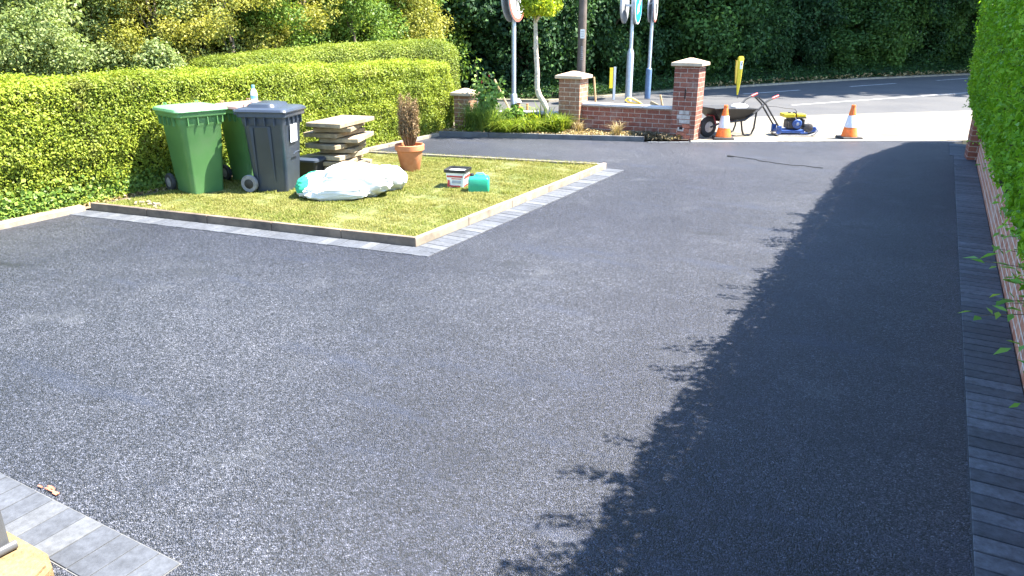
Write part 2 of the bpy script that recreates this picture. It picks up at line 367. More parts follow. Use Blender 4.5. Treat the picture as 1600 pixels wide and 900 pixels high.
def leaf_mesh(name, P, Nrm, L, W, m, parent=None, align=None, rnd=None, fold=0.12):
    """one rhombic leaf per point: P positions, Nrm facing directions, L length, W width"""
    n = len(P); L = np.broadcast_to(L, n).astype(float); W = np.broadcast_to(W, n).astype(float)
    Nn = Nrm/np.maximum(np.linalg.norm(Nrm, axis=1, keepdims=True), 1e-6)
    A = rng.normal(size=(n, 3)) if align is None else align + rng.normal(size=(n, 3))*0.25
    T = A - (A*Nn).sum(1, keepdims=True)*Nn; T /= np.maximum(np.linalg.norm(T, axis=1, keepdims=True), 1e-6)
    B = np.cross(Nn, T)
    V = np.empty((n, 4, 3))
    V[:, 0] = P - T*(L/2)[:, None]; V[:, 2] = P + T*(L/2)[:, None] - Nn*(L*fold)[:, None]
    mid = P - T*(L*.06)[:, None] + Nn*(L*fold)[:, None]
    V[:, 1] = mid + B*(W/2)[:, None]; V[:, 3] = mid - B*(W/2)[:, None]
    me = bpy.data.meshes.new(name); me.vertices.add(4*n); me.loops.add(4*n); me.polygons.add(n)
    me.vertices.foreach_set('co', V.reshape(-1).astype(np.float32))
    me.loops.foreach_set('vertex_index', np.arange(4*n, dtype=np.int32))
    me.polygons.foreach_set('loop_start', np.arange(0, 4*n, 4, dtype=np.int32))
    me.polygons.foreach_set('loop_total', np.full(n, 4, dtype=np.int32))
    at = me.attributes.new('rnd', 'FLOAT', 'FACE')
    at.data.foreach_set('value', (rng.random(n) if rnd is None else rnd).astype(np.float32))
    me.materials.append(M[m]); me.update(calc_edges=True)
    o = bpy.data.objects.new(name, me); C.objects.link(o)
    if parent: o.parent = parent
    return o
def smooth_noise(P, scale, seed=0):
    q = P*scale
    return (np.sin(q[:, 0]*1.7+q[:, 1]*1.1+seed)+np.sin(q[:, 1]*2.3-q[:, 2]*1.9+seed*2.1)+np.sin(q[:, 2]*2.9+q[:, 0]*.9+seed*.7)
            + .6*np.sin(q[:, 0]*4.1-q[:, 2]*3.3+seed)+.6*np.sin(q[:, 1]*4.7+q[:, 2]*5.1))/4.2

def blades(name, base, H, W, lean, m, parent=None, kind=None):
    """grass blades: bent strips of 2 segments"""
    n = len(base); a = rng.random(n)*2*PI
    d = np.stack([np.cos(a), np.sin(a), np.zeros(n)], 1); sd = np.stack([-np.sin(a), np.cos(a), np.zeros(n)], 1)
    H = np.broadcast_to(H, n)*(.6+.7*rng.random(n)); W = np.broadcast_to(W, n); ln = lean*(.3+rng.random(n))
    up = np.array([0, 0, 1.0])
    m1 = base + up*(H*.6)[:, None] + d*(H*ln*.35)[:, None]
    tp = base + up*(H*(1-.35*ln))[:, None] + d*(H*ln)[:, None]
    V = np.empty((n, 5, 3)); V[:, 0] = base - sd*(W/2)[:, None]; V[:, 1] = base + sd*(W/2)[:, None]
    V[:, 2] = m1 + sd*(W*.4)[:, None]; V[:, 3] = m1 - sd*(W*.4)[:, None]; V[:, 4] = tp
    idx = np.arange(n)[:, None]*5 + np.array([0, 1, 2, 3, 3, 2, 4]); 
    me = bpy.data.meshes.new(name); me.vertices.add(5*n); me.loops.add(7*n); me.polygons.add(2*n)
    me.vertices.foreach_set('co', V.reshape(-1).astype(np.float32)); me.loops.foreach_set('vertex_index', idx.reshape(-1).astype(np.int32))
    ls = (np.arange(n)[:, None]*7 + np.array([0, 4])).reshape(-1); lt = np.tile([4, 3], n)
    me.polygons.foreach_set('loop_start', ls.astype(np.int32)); me.polygons.foreach_set('loop_total', lt.astype(np.int32))
    at = me.attributes.new('rnd', 'FLOAT', 'FACE'); at.data.foreach_set('value', np.repeat(rng.random(n), 2).astype(np.float32))
    me.materials.append(M[m]); me.update(calc_edges=True)
    o = bpy.data.objects.new(name, me); C.objects.link(o)
    if parent: o.parent = parent
    return o
def inpoly(P, poly):
    x, y = P[:, 0], P[:, 1]; r = np.zeros(len(P), bool); j = len(poly)-1
    for i in range(len(poly)):
        xi, yi = poly[i]; xj, yj = poly[j]
        c = ((yi > y) != (yj > y)) & (x < (xj-xi)*(y-yi)/(yj-yi+1e-12)+xi); r ^= c; j = i
    return r
def sheet(name, pts, z, m, kind='structure', th=None):
    b = MB()
    if th: b.poly(pts, z-th, z)
    else: b.add([(p[0], p[1], z) for p in pts], [tuple(range(len(pts)))])
    o = b.build(name, m)
    if kind: o['kind'] = kind
    return o

# ------------------------------------------------------------------ setting: ground, road, footway, drive
sheet('ground', [(-400, -400), (400, -400), (400, 400), (-400, 400)], -.16, 'earth')
sheet('road', [(-16, 12), (-8.5, 14.9), (-4.48, 17.0), (.86, 21.8), (8, 27.3), (40, 52), (30, 74), (5.5, 46.5), (1.24, 38.4), (-2.3, 33.3), (-6.8, 25.1), (-9.4, 18.9), (-16, 16.5)], -.05, 'road')
FN = [(-16, 9.4), (-8.35, 12.72), (-6.3, 13.5), (-3.75, 13.4), (.75, 16.15), (6, 19.3), (40, 42)]
FF = [(40, 50), (8, 27.2), (.86, 21.7), (-4.48, 16.9), (-8.5, 14.8), (-16, 11.9)]
sheet('footway', FN+FF, 0.0, 'footway', th=.14)
DR = [(-8.28, -4), (.45, -4), (.45, 13.95), (.40, 15.4), (.62, 15.93), (-3.72, 13.26), (-4.45, 12.90), (-8.12, 11.66), (-8.28, 4)]
DRIVE = DR
sheet('driveway', DR, -.004, 'tarmac', th=.1)
# verge beyond the road, rising a little under the trees
b = MB(); fk = [(-30, 22), (-16, 16.9), (-9.5, 19.1), (-6.9, 25.3), (-2.4, 33.5), (1.14, 38.6), (5.3, 46.8), (24, 74)]
for i in range(len(fk)-1):
    (x0, y0), (x1, y1) = fk[i], fk[i+1]
    for (o0, z0), (o1, z1) in (((0, -.03), (1.2, .12)), ((1.2, .12), (14, 1.2))):
        b.add([(x0, y0, z0), (x1, y1, z0), (x1-o1*.9+o0*.0, y1+o1*.45, z1), (x0-o1*.9, y0+o1*.45, z1)] if o0 == 0 else
              [(x0-o0*.9, y0+o0*.45, z0), (x1-o0*.9, y1+o0*.45, z0), (x1-o1*.9, y1+o1*.45, z1), (x0-o1*.9, y0+o1*.45, z1)], [(0, 1, 2, 3)])
b.build('verge', 'earth')['kind'] = 'structure'
# kerb along the far side of the road
b = MB()
for i in range(1, len(fk)-1):
    p, q = Vector((*fk[i], 0)), Vector((*fk[i+1], 0)); dd = q-p; n_ = max(1, int(dd.length/.95))
    for k in range(n_):
        c = p + dd*((k+.5)/n_); b.box((c.x, c.y, -.085), (dd.length/n_-.01, .12, .16), math.atan2(dd.y, dd.x), rnd=random.random())
tag(b.build('far_kerb', 'edging'), kind='structure')
# road markings: centre dashes and an edge line
b = MB()
def line_on(P, Q, w_, z=-.046):
    P, Q = Vector((*P, 0)), Vector((*Q, 0)); d_ = (Q-P).normalized(); s_ = Vector((-d_.y, d_.x, 0))*w_/2
    b.add([(P-s_)[:2]+(z,), (Q-s_)[:2]+(z,), (Q+s_)[:2]+(z,), (P+s_)[:2]+(z,)] if False else [(P.x-s_.x, P.y-s_.y, z), (Q.x-s_.x, Q.y-s_.y, z), (Q.x+s_.x, Q.y+s_.y, z), (P.x+s_.x, P.y+s_.y, z)], [(0, 1, 2, 3)])
line_on((-3.3, 21.4), (1.6, 29.2), .10)
line_on((-5.2, 24.2), (-3.9, 26.6), .12); line_on((-2.6, 29.0), (-1.3, 31.4), .12); line_on((0.0, 33.8), (1.3, 36.2), .12)

tag(b.build('road_marking', 'paint'), kind='structure')
# thin pale concrete threshold between the drive and the footway
b = MB(); P = Vector((-3.72, 13.33, 0)); Q = Vector((.70, 16.03, 0)); d_ = Q-P
for k in range(6):
    c = P + d_*((k+.5)/6); b.box((c.x, c.y, -.045), (d_.length/6-.008, .13, .11), math.atan2(d_.y, d_.x), rnd=random.random(), bev=.006)
tag(b.build('threshold_kerb', 'kerb'), kind='structure')

# ---------------- block paving strips
def strip(name, A, B, width, pitch, m, side=1, z=.004, gap=.006, jm='joint', skew=0):
    """blocks laid side by side from A to B; their length (width) goes to the left of A->B when side=1"""
    A, B = Vector((*A, 0)), Vector((*B, 0)); d = B-A; L = d.length; d.normalize(); s_ = Vector((-d.y, d.x, 0))*side
    n = int(round(L/pitch)); pt = L/n; b = MB(); ang = math.atan2(d.y, d.x)
    for k in range(n):
        c = A + d*((k+.5)*pt) + s_*width/2
        b.box((c.x, c.y, z-.03+random.uniform(-.0015, .0015)), (pt-gap, width-.004, .06), ang+skew, rnd=random.random(), bev=.003)
    o = tag(b.build(name, m), kind='structure')
    e0 = A - s_*.003; e1 = A + d*L - s_*.003
    base = MB().poly([(e0.x, e0.y), (e1.x, e1.y), ((e1+s_*(width+.006)).x, (e1+s_*(width+.006)).y), ((e0+s_*(width+.006)).x, (e0+s_*(width+.006)).y)], -.05, z-.006).build('jointing', jm, None)
    tag(base, kind='structure')
    return o
LFR, LFL, LBR, LBL = (-4.09, 5.46), (-8.20, 4.87), (-4.04, 10.12), (-8.10, 9.30)
strip('paving_edge', (-8.22, 4.60), (-3.84, 5.24), .225, .115, 'paver', 1, jm='joint')
strip('paving_edge', (-3.80, 5.24), (-3.76, 10.12), .27, .115, 'paver', 1)
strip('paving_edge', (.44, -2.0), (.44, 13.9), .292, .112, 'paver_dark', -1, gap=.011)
strip('paving_edge', (-8, 1.192), (-2.29, 1.192), .238, .122, 'paver', 1, jm='joint_pale')
strip('paving_edge', (.38, 13.92), (.38, 15.35), .36, .2, 'paver_dark', -1)
strip('paving_edge', (-4.40, 12.93), (-3.74, 13.30), .12, .2, 'paver', -1)

# ---------------- raised concrete edging boards round the lawn and beds
def boards(name, A, B, w_=.05, h=.075, L=.9, z0=-.05, m='edging', side=1):
    A, B = Vector((*A, 0)), Vector((*B, 0)); d = B-A; n = max(1, int(round(d.length/L))); b = MB(); ang = math.atan2(d.y, d.x); dn = d.normalized(); s_ = Vector((-dn.y, dn.x, 0))*side*w_/2
    for k in range(n):
        c = A + d*((k+.5)/n) + s_
        b.box((c.x, c.y, (h+z0)/2+random.uniform(-.002, .002)), (d.length/n-.006, w_, h-z0), ang+random.uniform(-.002, .002), rnd=random.random(), bev=.006)
    return b.build(name, m)
def edging_thing(label, *a, **k):
    return tag(boards('lawn_edging', *a, **k), label, 'edging', 'raised edging boards round the lawn and drive')
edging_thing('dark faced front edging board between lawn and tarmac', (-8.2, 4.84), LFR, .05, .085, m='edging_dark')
edging_thing('bright edging board along the right side of the lawn', LFR, LBR, .055, .08, side=1)
edging_thing('low edging board across the back of the lawn behind the pot', (-4.10, 10.13), (-8.05, 9.30), .05, .07, side=1)
edging_thing('pale edging strip at the foot of the left hedge nearest the viewer', (-8.22, 1.0), (-8.22, 4.80), .13, .055, side=1)
edging_thing('pale edging strip at the hedge foot behind the slab stack', (-8.10, 9.40), (-8.10, 11.72), .09, .05, side=1)
edging_thing('grey edging board in front of the planted bed', (-8.12, 11.72), (-4.45, 12.93), .05, .085, side=1, m='edging_grey')
tag(sheet('planting_bed', [(-8.3, 11.7), (-4.5, 12.96), (-3.75, 13.3), (-3.9, 13.75), (-6.3, 13.6), (-8.3, 12.9)], .035, 'soil'), kind='structure')
tag(sheet('soil_border', [(-9.6, -2), (-8.25, -2), (-8.25, 4.8), (-8.16, 9.4), (-8.16, 11.8), (-8.35, 12.9), (-9.6, 12.9)], .015, 'soil'), kind='structure')
LAWN = [(-8.22, 4.93), (-4.12, 5.52), (-4.11, 10.07), (-8.12, 9.30)]
tag(sheet('lawn_turf', LAWN, .035, 'turf'), kind='structure')
n = 330000; P = np.stack([rng.uniform(-8.25, -4, n), rng.uniform(4.8, 10.2, n), np.full(n, .03)], 1); P = P[inpoly(P, LAWN)]
dens = smooth_noise(P, 2.2, 3); keep = rng.random(len(P)) < np.clip(.75+.5*dens, .25, 1); P = P[keep]
hh = .028*(1+.75*smooth_noise(P, 3.3, 1)+.5*smooth_noise(P, 9, 4)); hh = np.maximum(hh, .006)
tag(blades('lawn_grass', P, hh, .006, .9, 'lawn'), kind='stuff')
# few tufts at the board edges
n = 5000; t = rng.random(n); P = np.stack([-8.15+4.0*t, 9.33+.77*t+rng.normal(size=n)*.04, np.full(n, .03)], 1); P = P[P[:, 1] < 9.30+.82*(P[:, 0]+8.15)/4.0+.0]
tag(blades('edge_grass', P, .06, .006, .7, 'lawn'), kind='stuff')
# longer tufts scattered and along the front and right boards
cs = np.stack([rng.uniform(-8, -4.2, 90), rng.uniform(5.0, 9.9, 90)], 1)
t = rng.random(60); cs = np.concatenate([cs, np.stack([-8.1+3.95*t, 4.97+.58*t], 1), np.stack([np.full(60, -4.15), 5.6+4.4*t], 1)])
k = rng.integers(0, len(cs), 9000); P = np.zeros((9000, 3)); P[:, :2] = cs[k]+rng.normal(size=(9000, 2))*.035; P[:, 2] = .03; P = P[inpoly(P, LAWN)]
tag(blades('grass_tufts', P, .055, .006, 1.0, 'lawn'), kind='stuff')

# ------------------------------------------------------------------ hedges
def hedge_shell(path, hw, top, base, nleaf, bulge=.05, round_=.35, seed=0, ends=True, lump=.05, skip=None):
    """sample points on a rounded hedge that follows path; returns points and outward normals"""
    pts = [np.array(p, float) for p in path]; seg = [np.linalg.norm(pts[i+1]-pts[i]) for i in range(len(pts)-1)]
    cum = np.concatenate([[0], np.cumsum(seg)]); L = cum[-1]
    u = rng.uniform(-hw*.9, L+hw*.9, nleaf) if ends else rng.uniform(0, L, nleaf)
    per = rng.random(nleaf)
    uc = np.clip(u, 0, L); k = np.clip(np.searchsorted(cum, uc, side='right')-1, 0, len(seg)-1)
    PP = np.array(pts); D = (PP[k+1]-PP[k]); Dn = D/np.linalg.norm(D, axis=1, keepdims=True)
    c0 = PP[k] + D*((uc-cum[k])/np.array(seg)[k])[:, None]
    S = np.stack([-Dn[:, 1], Dn[:, 0]], 1)
    T = np.interp(uc/L, np.linspace(0, 1, len(top)), top) if np.ndim(top) else np.full(nleaf, top)
    H = T-base
    # cross-section: superellipse arch
    per_w = H/(H+hw); th = np.where(per < .5, per*2, (1-per)*2)     # 0 at foot .. 1 at crown
    sgn = np.where(per < .5, -1, 1)
    sw = (H/(H+hw))
    onside = th < sw
    zz = np.where(onside, th/sw*H, H); yy = np.where(onside, hw, hw*(1-(th-sw)/(1-sw)))
    # round the shoulder
    r = round_*np.minimum(hw, H); dz = zz-(H-r); dy = yy-(hw-r); m = (dz > 0) & (dy > 0)
    ln = np.maximum(np.hypot(dz, dy), 1e-6); f = np.where(m, r/np.maximum(ln, 1e-6), 1)
    f = np.where(m & (ln > 0), np.minimum(f, 1.0), 1)
    zz = np.where(m, H-r+dz*f, zz); yy = np.where(m, hw-r+dy*f, yy)
    nz = np.where(m, dz/ln, np.where(onside, 0., 1.)); ny = np.where(m, dy/ln, np.where(onside, 1., 0.))
    # round ends
    e = np.where(u < 0, -u, np.where(u > L, u-L, 0)); q = np.sqrt(np.clip(1-(e/hw)**2, 0.0, 1)); esg = np.where(u < 0, -1, np.where(u > L, 1, 0))
    yy2 = yy*q; zz = np.where(e > 0, zz*(.86+.14*q), zz)
    P = np.zeros((nleaf, 3)); P[:, :2] = c0 + S*(yy2*sgn)[:, None] + Dn*(e*esg)[:, None]; P[:, 2] = base+zz
    Nn = np.zeros((nleaf, 3)); Nn[:, :2] = S*(ny*sgn*q)[:, None] + Dn*(esg*e/hw*ny)[:, None]; Nn[:, 2] = nz
    Nn /= np.maximum(np.linalg.norm(Nn, axis=1, keepdims=True), 1e-6)
    P += Nn*(smooth_noise(P, 2.2, seed)*lump + smooth_noise(P, 7, seed+4)*lump*.6)[:, None]
    return P, Nn
def hedge(name, label, path, hw, top, base, nleaf, leaf, mname, core_in=.13, depth=.10, lump=.05, seed=0, group=None, round_=.35, twigs=0, core_base=None, lean=0.0):
    root = empty(name, (path[0][0], path[0][1], 0), 0, label, 'hedge', group)
    off = np.array([path[0][0], path[0][1], 0.0])
    P, Nn = hedge_shell(path, hw, top, base, nleaf, seed=seed, lump=lump, round_=round_)
    P[:, 0] += lean*(P[:, 2]-base)
    dd = rng.random(nleaf)**1.5*depth; P2 = P - Nn*dd[:, None] + rng.normal(size=P.shape)*.012
    pick = rng.random(nleaf) < .04; P2[pick] += Nn[pick]*rng.uniform(.0, .07, pick.sum())[:, None]
    Nf = Nn*.75 + rng.normal(size=P.shape)*.55 + np.array([0, 0, .35])
    sz = leaf*(.7+.6*rng.random(nleaf))
    rr = np.clip(rng.random(nleaf)*.75 + .22*smooth_noise(P, 3.0, seed+9) + .1, 0, 1)
    leaf_mesh('leaves', P2-off, Nf, sz, sz*.52, mname, root, rnd=rr)
    # dense inner twigs
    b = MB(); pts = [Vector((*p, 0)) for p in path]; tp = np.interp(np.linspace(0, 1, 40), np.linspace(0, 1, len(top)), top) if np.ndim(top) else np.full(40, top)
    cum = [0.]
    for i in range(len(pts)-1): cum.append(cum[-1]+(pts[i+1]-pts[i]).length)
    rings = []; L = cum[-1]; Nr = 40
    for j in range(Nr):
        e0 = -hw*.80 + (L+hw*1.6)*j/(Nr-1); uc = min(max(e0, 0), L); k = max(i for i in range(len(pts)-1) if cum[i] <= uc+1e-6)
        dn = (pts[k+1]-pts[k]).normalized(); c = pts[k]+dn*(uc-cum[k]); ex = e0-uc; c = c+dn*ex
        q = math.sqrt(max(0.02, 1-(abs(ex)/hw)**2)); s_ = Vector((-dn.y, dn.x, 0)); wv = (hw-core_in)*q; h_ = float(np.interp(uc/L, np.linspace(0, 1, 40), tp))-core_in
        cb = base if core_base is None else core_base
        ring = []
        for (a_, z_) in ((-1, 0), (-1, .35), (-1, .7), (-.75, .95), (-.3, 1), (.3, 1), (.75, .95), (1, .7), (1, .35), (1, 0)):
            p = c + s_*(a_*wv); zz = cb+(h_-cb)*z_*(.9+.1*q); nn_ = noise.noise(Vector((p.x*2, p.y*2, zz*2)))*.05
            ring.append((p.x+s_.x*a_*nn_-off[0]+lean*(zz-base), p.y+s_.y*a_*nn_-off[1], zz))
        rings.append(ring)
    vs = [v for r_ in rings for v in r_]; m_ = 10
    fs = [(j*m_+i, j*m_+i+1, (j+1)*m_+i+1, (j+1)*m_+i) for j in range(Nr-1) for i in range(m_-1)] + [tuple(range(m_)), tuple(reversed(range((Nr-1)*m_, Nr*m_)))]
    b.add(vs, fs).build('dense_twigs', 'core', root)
    if twigs:
        b = MB()
        sel = rng.integers(0, nleaf, twigs)
        for i in sel:
            p = P[i]-off; n_ = Nn[i]; e_ = p + n_*rng.uniform(.02, .12) + rng.normal(size=3)*.03
            b.tube([p-n_*.12, e_], [.003, .0015], 4)
        b.build('shoots', 'twig', root)
    return root

hedge('clipped_hedge', 'long bright green clipped hedge running behind the wheelie bins', [(-9.0, -1.5), (-9.0, 3.5), (-8.95, 8), (-8.85, 12.3)], .56, (1.46, 1.46, 1.40, 1.33), .0, 430000, .034, 'hedge', lump=.075, seed=1, twigs=0)
hedge('clipped_hedge', 'rounded smooth topped hedge showing above the far end of the long hedge', [(-11.5, 9.9), (-10.8, 11.8), (-9.7, 13.6)], .72, (1.46, 1.62, 1.68), .0, 120000, .036, 'hedge_far', lump=.03, seed=5, round_=.6)
hr = hedge('tall_hedge', 'tall vivid green hedge growing over the brick wall on the right', [(1.25, -2), (1.22, 4), (1.19, 9), (1.19, 13.0), (1.25, 15.3)], .70, (2.70, 2.70, 2.70, 2.70, 2.70, 2.70, 2.68, 2.64, 1.70), .90, 260000, .048, 'hedge_right', lump=.05, seed=8, twigs=0, depth=.14, round_=.22, core_in=.035, lean=-.055)

# long shoots standing out of the right hedge (they make the ragged shadow edge)
def sprig_points(base, d, L, nl, ls):
    d = np.array(d)/np.linalg.norm(d); ps = []; ns = []; al = []
    for i in range(nl):
        t = (i+1)/nl; p = np.array(base)+d*L*t + np.array([0, 0, -.12*L*t*t])
        sd = np.cross(d, [0, 0, 1.]); sd /= np.linalg.norm(sd); s_ = (1 if i % 2 else -1)
        a = d*.6 + sd*s_ + rng.normal(size=3)*.25
        ps.append(p + a/np.linalg.norm(a)*ls*.5); al.append(a); ns.append(np.array([0, 0, 1.])+rng.normal(size=3)*.35)
    return ps, ns, al
def add_sprigs(root, specs, mname, stems=False):
    off = np.array(root.location); ps, ns, al, ll = [], [], [], []
    for (base, d, L, nl, ls) in specs:
        p, n_, a = sprig_points(base, d, L, nl, ls); l_ = [ls*random.uniform(.6, 1.15) for _ in p]
        if stems:
            b = MB(); dn = np.array(d)/np.linalg.norm(d)
            b.tube([np.array(base)-off+dn*L*t+np.array([0, 0, -.12*L*t*t]) for t in np.linspace(-.1, 1, 6)], [.0035, .003, .003, .0025, .002, .001], 5)
            st = b.build('shoot', 'twig', root)
            leaf_mesh('leaves', np.array(p)-off, np.array(n_), np.array(l_), np.array(l_)*.34, mname, st, align=np.array(a), fold=.05)
        else: ps += p; ns += n_; al += a; ll += l_
    if ps: leaf_mesh('shoot_leaves', np.array(ps)-off, np.array(ns), np.array(ll), np.array(ll)*.42, mname, root, align=np.array(al))
specs = []
for i in range(150):
    y = random.uniform(.8, 14.2); z = random.uniform(1.7, 2.62) if random.random() < .7 else random.uniform(1.0, 1.6)
    x = .52 if z < 2.3 else random.uniform(.52, .9)
    specs.append(((x, y, z), (-1, random.uniform(-.7, .4), random.uniform(.2, 1.2)), random.uniform(.08, .24), 9, .05))
for i in range(46):
    y = random.uniform(1.6, 9.5); specs.append(((.50, y, random.uniform(2.45, 2.72)), (-1, random.uniform(-.9, .1), random.uniform(.3, 1.3)), random.uniform(.16, .34), 14, .07))
add_sprigs(hr, specs, 'hedge_right')

# leafy shoots reaching over the wall near the camera
root = empty('climbing_plant', (.86, 5.0, .4), 0, 'leafy green shoots arching out over the brick wall near the viewer', 'plant')
specs = []
for (x, y, z, dx, dy, dz, L, nl, ls) in ((.86, 5.05, .62, -1, .25, .15, .48, 12, .12), (.86, 4.55, .56, -1, .0, -.05, .46, 12, .12), (.86, 4.78, .55, -1, -.2, .1, .34, 10, .12),
    (.86, 5.5, .60, -1, .1, .2, .36, 10, .10), (.86, 5.95, .62, -1, 0, .1, .30, 9, .09), (.86, 4.25, .50, -1, .1, -.1, .30, 9, .11), (.84, 3.75, .42, -1, .1, -.1, .26, 7, .09), (.86, 5.25, .52, -.8, -.5, .2, .30, 9, .11),
    (.86, 5.35, .50, -1, .0, .0, .26, 9, .12), (.86, 4.95, .48, -1, .1, .0, .28, 9, .12), (.86, 6.3, .62, -1, .2, .1, .26, 8, .08), (.86, 4.05, .42, -1, 0, .1, .24, 7, .10),
    (.86, 6.8, .62, -1, 0, .1, .22, 7, .07), (.86, 7.4, .62, -1, 0, .1, .24, 7, .065), (.86, 8.4, .62, -1, 0, .1, .20, 7, .06), (.86, 9.8, .62, -1, 0, .2, .26, 7, .055)):
    specs.append(((x, y, z), (dx, dy, dz), L, nl, ls))
add_sprigs(root, specs, 'sprig', True)

# ------------------------------------------------------------------ right wall + gate pillar
root = empty('brick_wall', (.80, 6, 0), 0, 'low salmon brick wall along the right side of the drive under the hedge', 'wall')
b = MB().box((0, .3, .22), (.12, 14.2, .48), 0).build('brickwork', 'brick_wall', root)
MB().box((.03, .3, .4755), (.155, 14.2, .03), 0, bev=.006).build('coping', 'mortar', root)
MB().box((.145, .3, .27), (.10, 14.2, .62), 0).build('retained_brickwork', 'brick_wall', root)
tag(sheet('raised_soil', [(1.04, -7), (6, -7), (6, 19.1), (1.5, 16.5), (1.04, 14.2)], .52, 'soil', th=.6), kind='structure')
b = MB()
for i in range(420):
    y_ = random.uniform(1, 15.2); x_ = random.uniform(1.06, 1.6); b.tube([(x_, y_, .5), (x_+random.uniform(-.12, .12), y_+random.uniform(-.15, .15), 1.0)], [random.uniform(.006, .018), .006], 5)
hs = b.build('woody_stems', 'twig'); hs.parent = hr; hs.location = -hr.location
root = empty('brick_pillar', (.735, 13.75, 0), R(4), 'dark red brick pillar at the far end of the right wall, half hidden by the hedge', 'pillar', 'brick gate pillars')
MB().box((0, 0, .47), (.27, .40, 1.0), 0).build('brick_shaft', 'brick', root)
MB().box((0, 0, 1.00), (.36, .48, .06), 0, bev=.01).build('cap', 'cap', root)

# ------------------------------------------------------------------ brick pillars and front walls
def cap_mesh(w_, d, z):
    b = MB(); h1 = .06
    x, y = w_/2, d/2
    vs = [(-x+.012, -y+.012, z), (x-.012, -y+.012, z), (x-.012, y-.012, z), (-x+.012, y-.012, z),
          (-x, -y, z+.012), (x, -y, z+.012), (x, y, z+.012), (-x, y, z+.012),
          (-x+.004, -y+.004, z+h1), (x-.004, -y+.004, z+h1), (x-.004, y-.004, z+h1), (-x+.004, y-.004, z+h1),
          (-.03, -.03, z+h1+.075), (.03, -.03, z+h1+.075), (.03, .03, z+h1+.075), (-.03, .03, z+h1+.075)]
    fs = [(3, 2, 1, 0), (12, 13, 14, 15)]
    for a in (0, 4, 8):
        for i in range(4): fs.append((a+i, a+(i+1) % 4, a+4+(i+1) % 4, a+4+i))
    return b.add(vs, fs)
def pillar(label, x, y, rz, w_, h, m, capw, course=.086):
    root = empty('brick_pillar', (x, y, 0), rz, label, 'pillar', 'brick gate pillars')
    MB().box((0, 0, h/2-.02), (w_, w_, h+.04), 0).build('brick_shaft', m, root)
    cap_mesh(capw, capw, h+.0005).build('cap', 'cap', root)
    return root
pr = pillar('tallest brick pillar with damaged brickwork at the drive mouth', -3.90, 13.60, R(1), .44, 1.30, 'brick', .56)
pm = pillar('middle height brown brick pillar with pale cap beside the young tree', -6.12, 13.45, R(2), .43, 1.02, 'brick_brown', .56)
pl = pillar('shortest brown brick pillar with pale cap beside the hedge end', -8.08, 12.62, R(3), .33, .68, 'brick_brown', .44)
# damage on the tall pillar's face towards the drive
b = MB()
for (u, z, a, h_, j) in ((-.02, .50, .13, .07, 0), (.05, .50, .11, .07, 0), (.00, .42, .24, .07, 0), (.02, .34, .20, .07, 0), (-.03, .20, .12, .07, 0)):
    b.box((u, -.222, z), (a, .012, h_), rnd=random.random(), bev=.003)
b.build('exposed_mortar', 'mortar', pr)
b = MB()
for (u, z, a, h_) in ((.06, .26, .14, .07), (.07, .18, .10, .06), (-.02, .11, .18, .06), (.08, .06, .12, .07)):
    b.box((u, -.224, z), (a, .012, h_), rnd=random.random(), bev=.003)
b.build('broken_brick', 'brick_broken', pr)
b = MB(); b.box((.0, -.221, .82), (.022, .01, .16)); b.box((-.03, -.223, .22), (.06, .016, .045)); b.box((.0, -.222, .885), (.014, .01, .05))
b.build('crack', 'hole', pr)
def low_wall(label, A, B, h, m, th=.12):
    A, B = Vector((*A, 0)), Vector((*B, 0)); d = B-A; c = (A+B)/2; L = d.length
    root = empty('garden_wall', c, math.atan2(d.y, d.x), label, 'wall', 'low front garden walls')
    MB().box((0, 0, h/2-.03), (L, th, h+.06)).build('brickwork', m, root)
    b = MB(); n_ = max(2, int(L/.6))
    for k in range(n_): b.box((-L/2+L*(k+.5)/n_, 0, h+.0235), (L/n_-.004, th+.10, .045), bev=.006)
    b.build('coping', 'coping', root)
    return root
low_wall('low red brick wall with grey coping between the two taller pillars', (-5.91, 13.46), (-4.10, 13.56), .53, 'brick')
low_wall('low wall with pale coping half hidden by the bed plants', (-7.93, 12.72), (-6.32, 13.36), .34, 'brick_brown')

